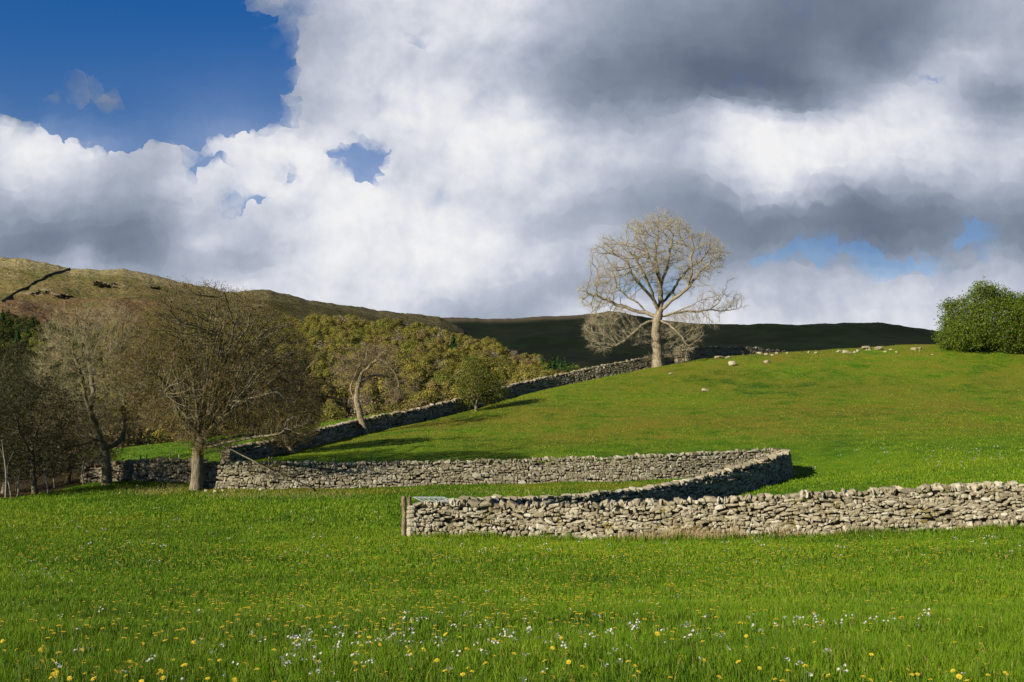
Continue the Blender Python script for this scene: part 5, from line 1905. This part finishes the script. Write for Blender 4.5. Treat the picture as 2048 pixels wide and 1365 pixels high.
rf = np.random.default_rng(200)
DAN, CUC = [], []
for i in range(5):
    V, T = dandelion_head(rf)
    mi = np.array([0] * (len(T) - 6) + [1] * 6)
    h = (.11, .14, .16, .12, .18)[i]
    sv, sq = stem_geo(h, .0026, rf)
    DAN.append((h, mesh_np("flower_head", V, [T], [M_YEL, M_STEM], mi), mesh_np("stem", sv, [sq], [M_STEM]), V, T, mi, sv, sq))
for i in range(5):
    Vs, Qs = [], []
    nf = (4, 5, 3, 6, 4)[i]
    for k in range(nf):
        c = np.array([rf.normal() * .020, rf.normal() * .020, rf.uniform(-.02, .016)])
        nr = np.array([rf.normal() * .5, rf.normal() * .5, 1.0]); nr /= np.linalg.norm(nr)
        t = np.cross(nr, [1, .2, 0]); t /= np.linalg.norm(t); b = np.cross(nr, t)
        for q in range(4):
            a = q * math.pi / 2 + rf.uniform(0, .3)
            e1, e2 = math.cos(a) * t + math.sin(a) * b, -math.sin(a) * t + math.cos(a) * b
            o = len(Vs)
            Vs += [c, c + e1 * .008 - e2 * .006 + nr * .002, c + e1 * .0125, c + e1 * .008 + e2 * .006 + nr * .002]
            Qs.append([o, o + 1, o + 2, o + 3])
    h = (.15, .18, .13, .20, .16)[i]
    sv, sq = stem_geo(h, .0016, rf)
    CUC.append((h, mesh_np("flower_head", np.array(Vs), [np.array(Qs)], [M_WHT]), mesh_np("stem", sv, [sq], [M_STEM]), np.array(Vs), np.array(Qs), None, sv, sq))


def flower_points(spec, seed, keep=1.0):
    r = np.random.default_rng(seed)
    out = []
    for (px, py, sx, sy, n) in spec:
        n = max(3, int(n * keep))
        q = np.stack([px + r.normal(size=n) * sx * .8, py + r.normal(size=n) * sy * .5], 1)
        q = q[(q[:, 1] > 885) & (q[:, 1] < 1440)]
        out.append(ground_hit(q[:, 0], q[:, 1], 4.5, 66))
    o = np.concatenate(out)
    o = o[~np.isnan(o[:, 1])]
    return o[np.argsort(o[:, 1])]


r = np.random.default_rng(211)
ypts = flower_points([(350, 1320, 460, 70, 75), (250, 1260, 500, 70, 70), (1000, 1270, 420, 90, 60), (1000, 1190, 420, 70, 330), (1300, 1150, 700, 60, 190), (1850, 1100, 300, 30, 110), (500, 1200, 900, 70, 170), (700, 1120, 1300, 40, 250),
                      (1550, 1200, 700, 120, 120), (1500, 1320, 800, 60, 30), (150, 1030 + 70, 500, 30, 120), (650, 1230, 300, 40, 60), (900, 1385, 1100, 40, 50), (200, 1385, 300, 36, 34), (1700, 1390, 500, 40, 14), (700, 1115, 900, 26, 260), (1500, 1110, 700, 22, 160), (300, 1050, 600, 40, 160), (350, 1140, 700, 50, 120)], 212, 1.6)
wpts = flower_points([(82, 1158, 50, 12, 46), (40, 1180, 60, 10, 14), (620, 1312, 60, 26, 44), (700, 1305, 90, 16, 26), (830, 1312, 60, 14, 44), (1030, 1300, 200, 40, 60), (1040, 1310, 60, 12, 20), (1400, 1295, 150, 30, 40), (1660, 1270, 130, 5, 44),
                      (1550, 1275, 60, 8, 10), (1862, 1259, 24, 3, 7), (1340, 1218, 60, 10, 14), (930, 1250, 200, 40, 44), (500, 1290, 600, 80, 50), (300, 1060 + 30, 500, 20, 90), (1200, 1110, 900, 30, 90), (1000, 1345, 700, 24, 44), (90, 1345, 200, 14, 10), (2000, 1065 + 22, 90, 5, 24), (1000, 1140, 1100, 40, 160), (900, 1385, 1000, 40, 70), (640, 1370, 90, 16, 26), (1800, 930, 300, 26, 60), (1900, 905, 160, 10, 40), (400, 1040, 700, 36, 120), (1700, 1100, 600, 24, 60)], 213, .42)


def plant(pts_, protos, name, cat, label, group, stuff_name, stuff_label, single, seed):
    r = np.random.default_rng(seed)
    Vs, A, B, mA, off, sz = [], [], [], [], 0, []
    for i, p in enumerate(pts_):
        h, hm, sm, hv, hf, hmi, sv, sq = protos[int(r.integers(0, len(protos)))]
        rot, sc = r.uniform(0, 6.28), r.uniform(.58, .95)
        tilt = (r.normal() * .35, r.normal() * .35)
        if i < single:
            root = thing(name, label, cat, tuple(p), group)
            root.rotation_euler = (0, 0, rot); root.scale = (sc,) * 3
            o = link("flower_head", hm, root); o.scale = (.85,) * 3; o.location = (0, 0, h); o.rotation_euler = (tilt[0], tilt[1], 0)
            link("stem", sm, root)
        else:
            k = 1.0 + .05 * max(p[1] - 12, 0)
            v = np.concatenate([hv * k + [0, 0, h], sv])
            c, s = math.cos(rot), math.sin(rot)
            v = (v * sc) @ np.array([[c, s, 0], [-s, c, 0], [0, 0, 1]]) + p
            Vs.append(v)
            A.append(hf + off); B.append(sq + off + len(hv))
            mA.append(hmi if hmi is not None else np.zeros(len(hf), int))
            off += len(v)
    if Vs:
        mats = [M_YEL, M_STEM] if hf.shape[1] == 3 else [M_WHT, M_STEM]
        me = mesh_np(stuff_name, np.concatenate(Vs), [np.concatenate(A), np.concatenate(B)], mats, np.concatenate(mA + [np.ones(sum(len(b) for b in B), int)]))
        link(stuff_name, me, kind='stuff', label=stuff_label, category="flowers")
    print(name, len(pts_))


plant(ypts, DAN, "dandelion", "dandelion", "yellow dandelion flowering on its stem in the foreground grass", "dandelions flowering in the meadow", "distant_dandelions", "tiny yellow dandelions dotted over the farther meadow", 295, 214)
plant(wpts, CUC, "cuckooflower", "wild flower", "white cuckooflower head on a thin stem in the foreground grass", "white cuckooflowers in the meadow", "distant_cuckooflowers", "tiny white flowers dotted over the farther meadow", 295, 215)
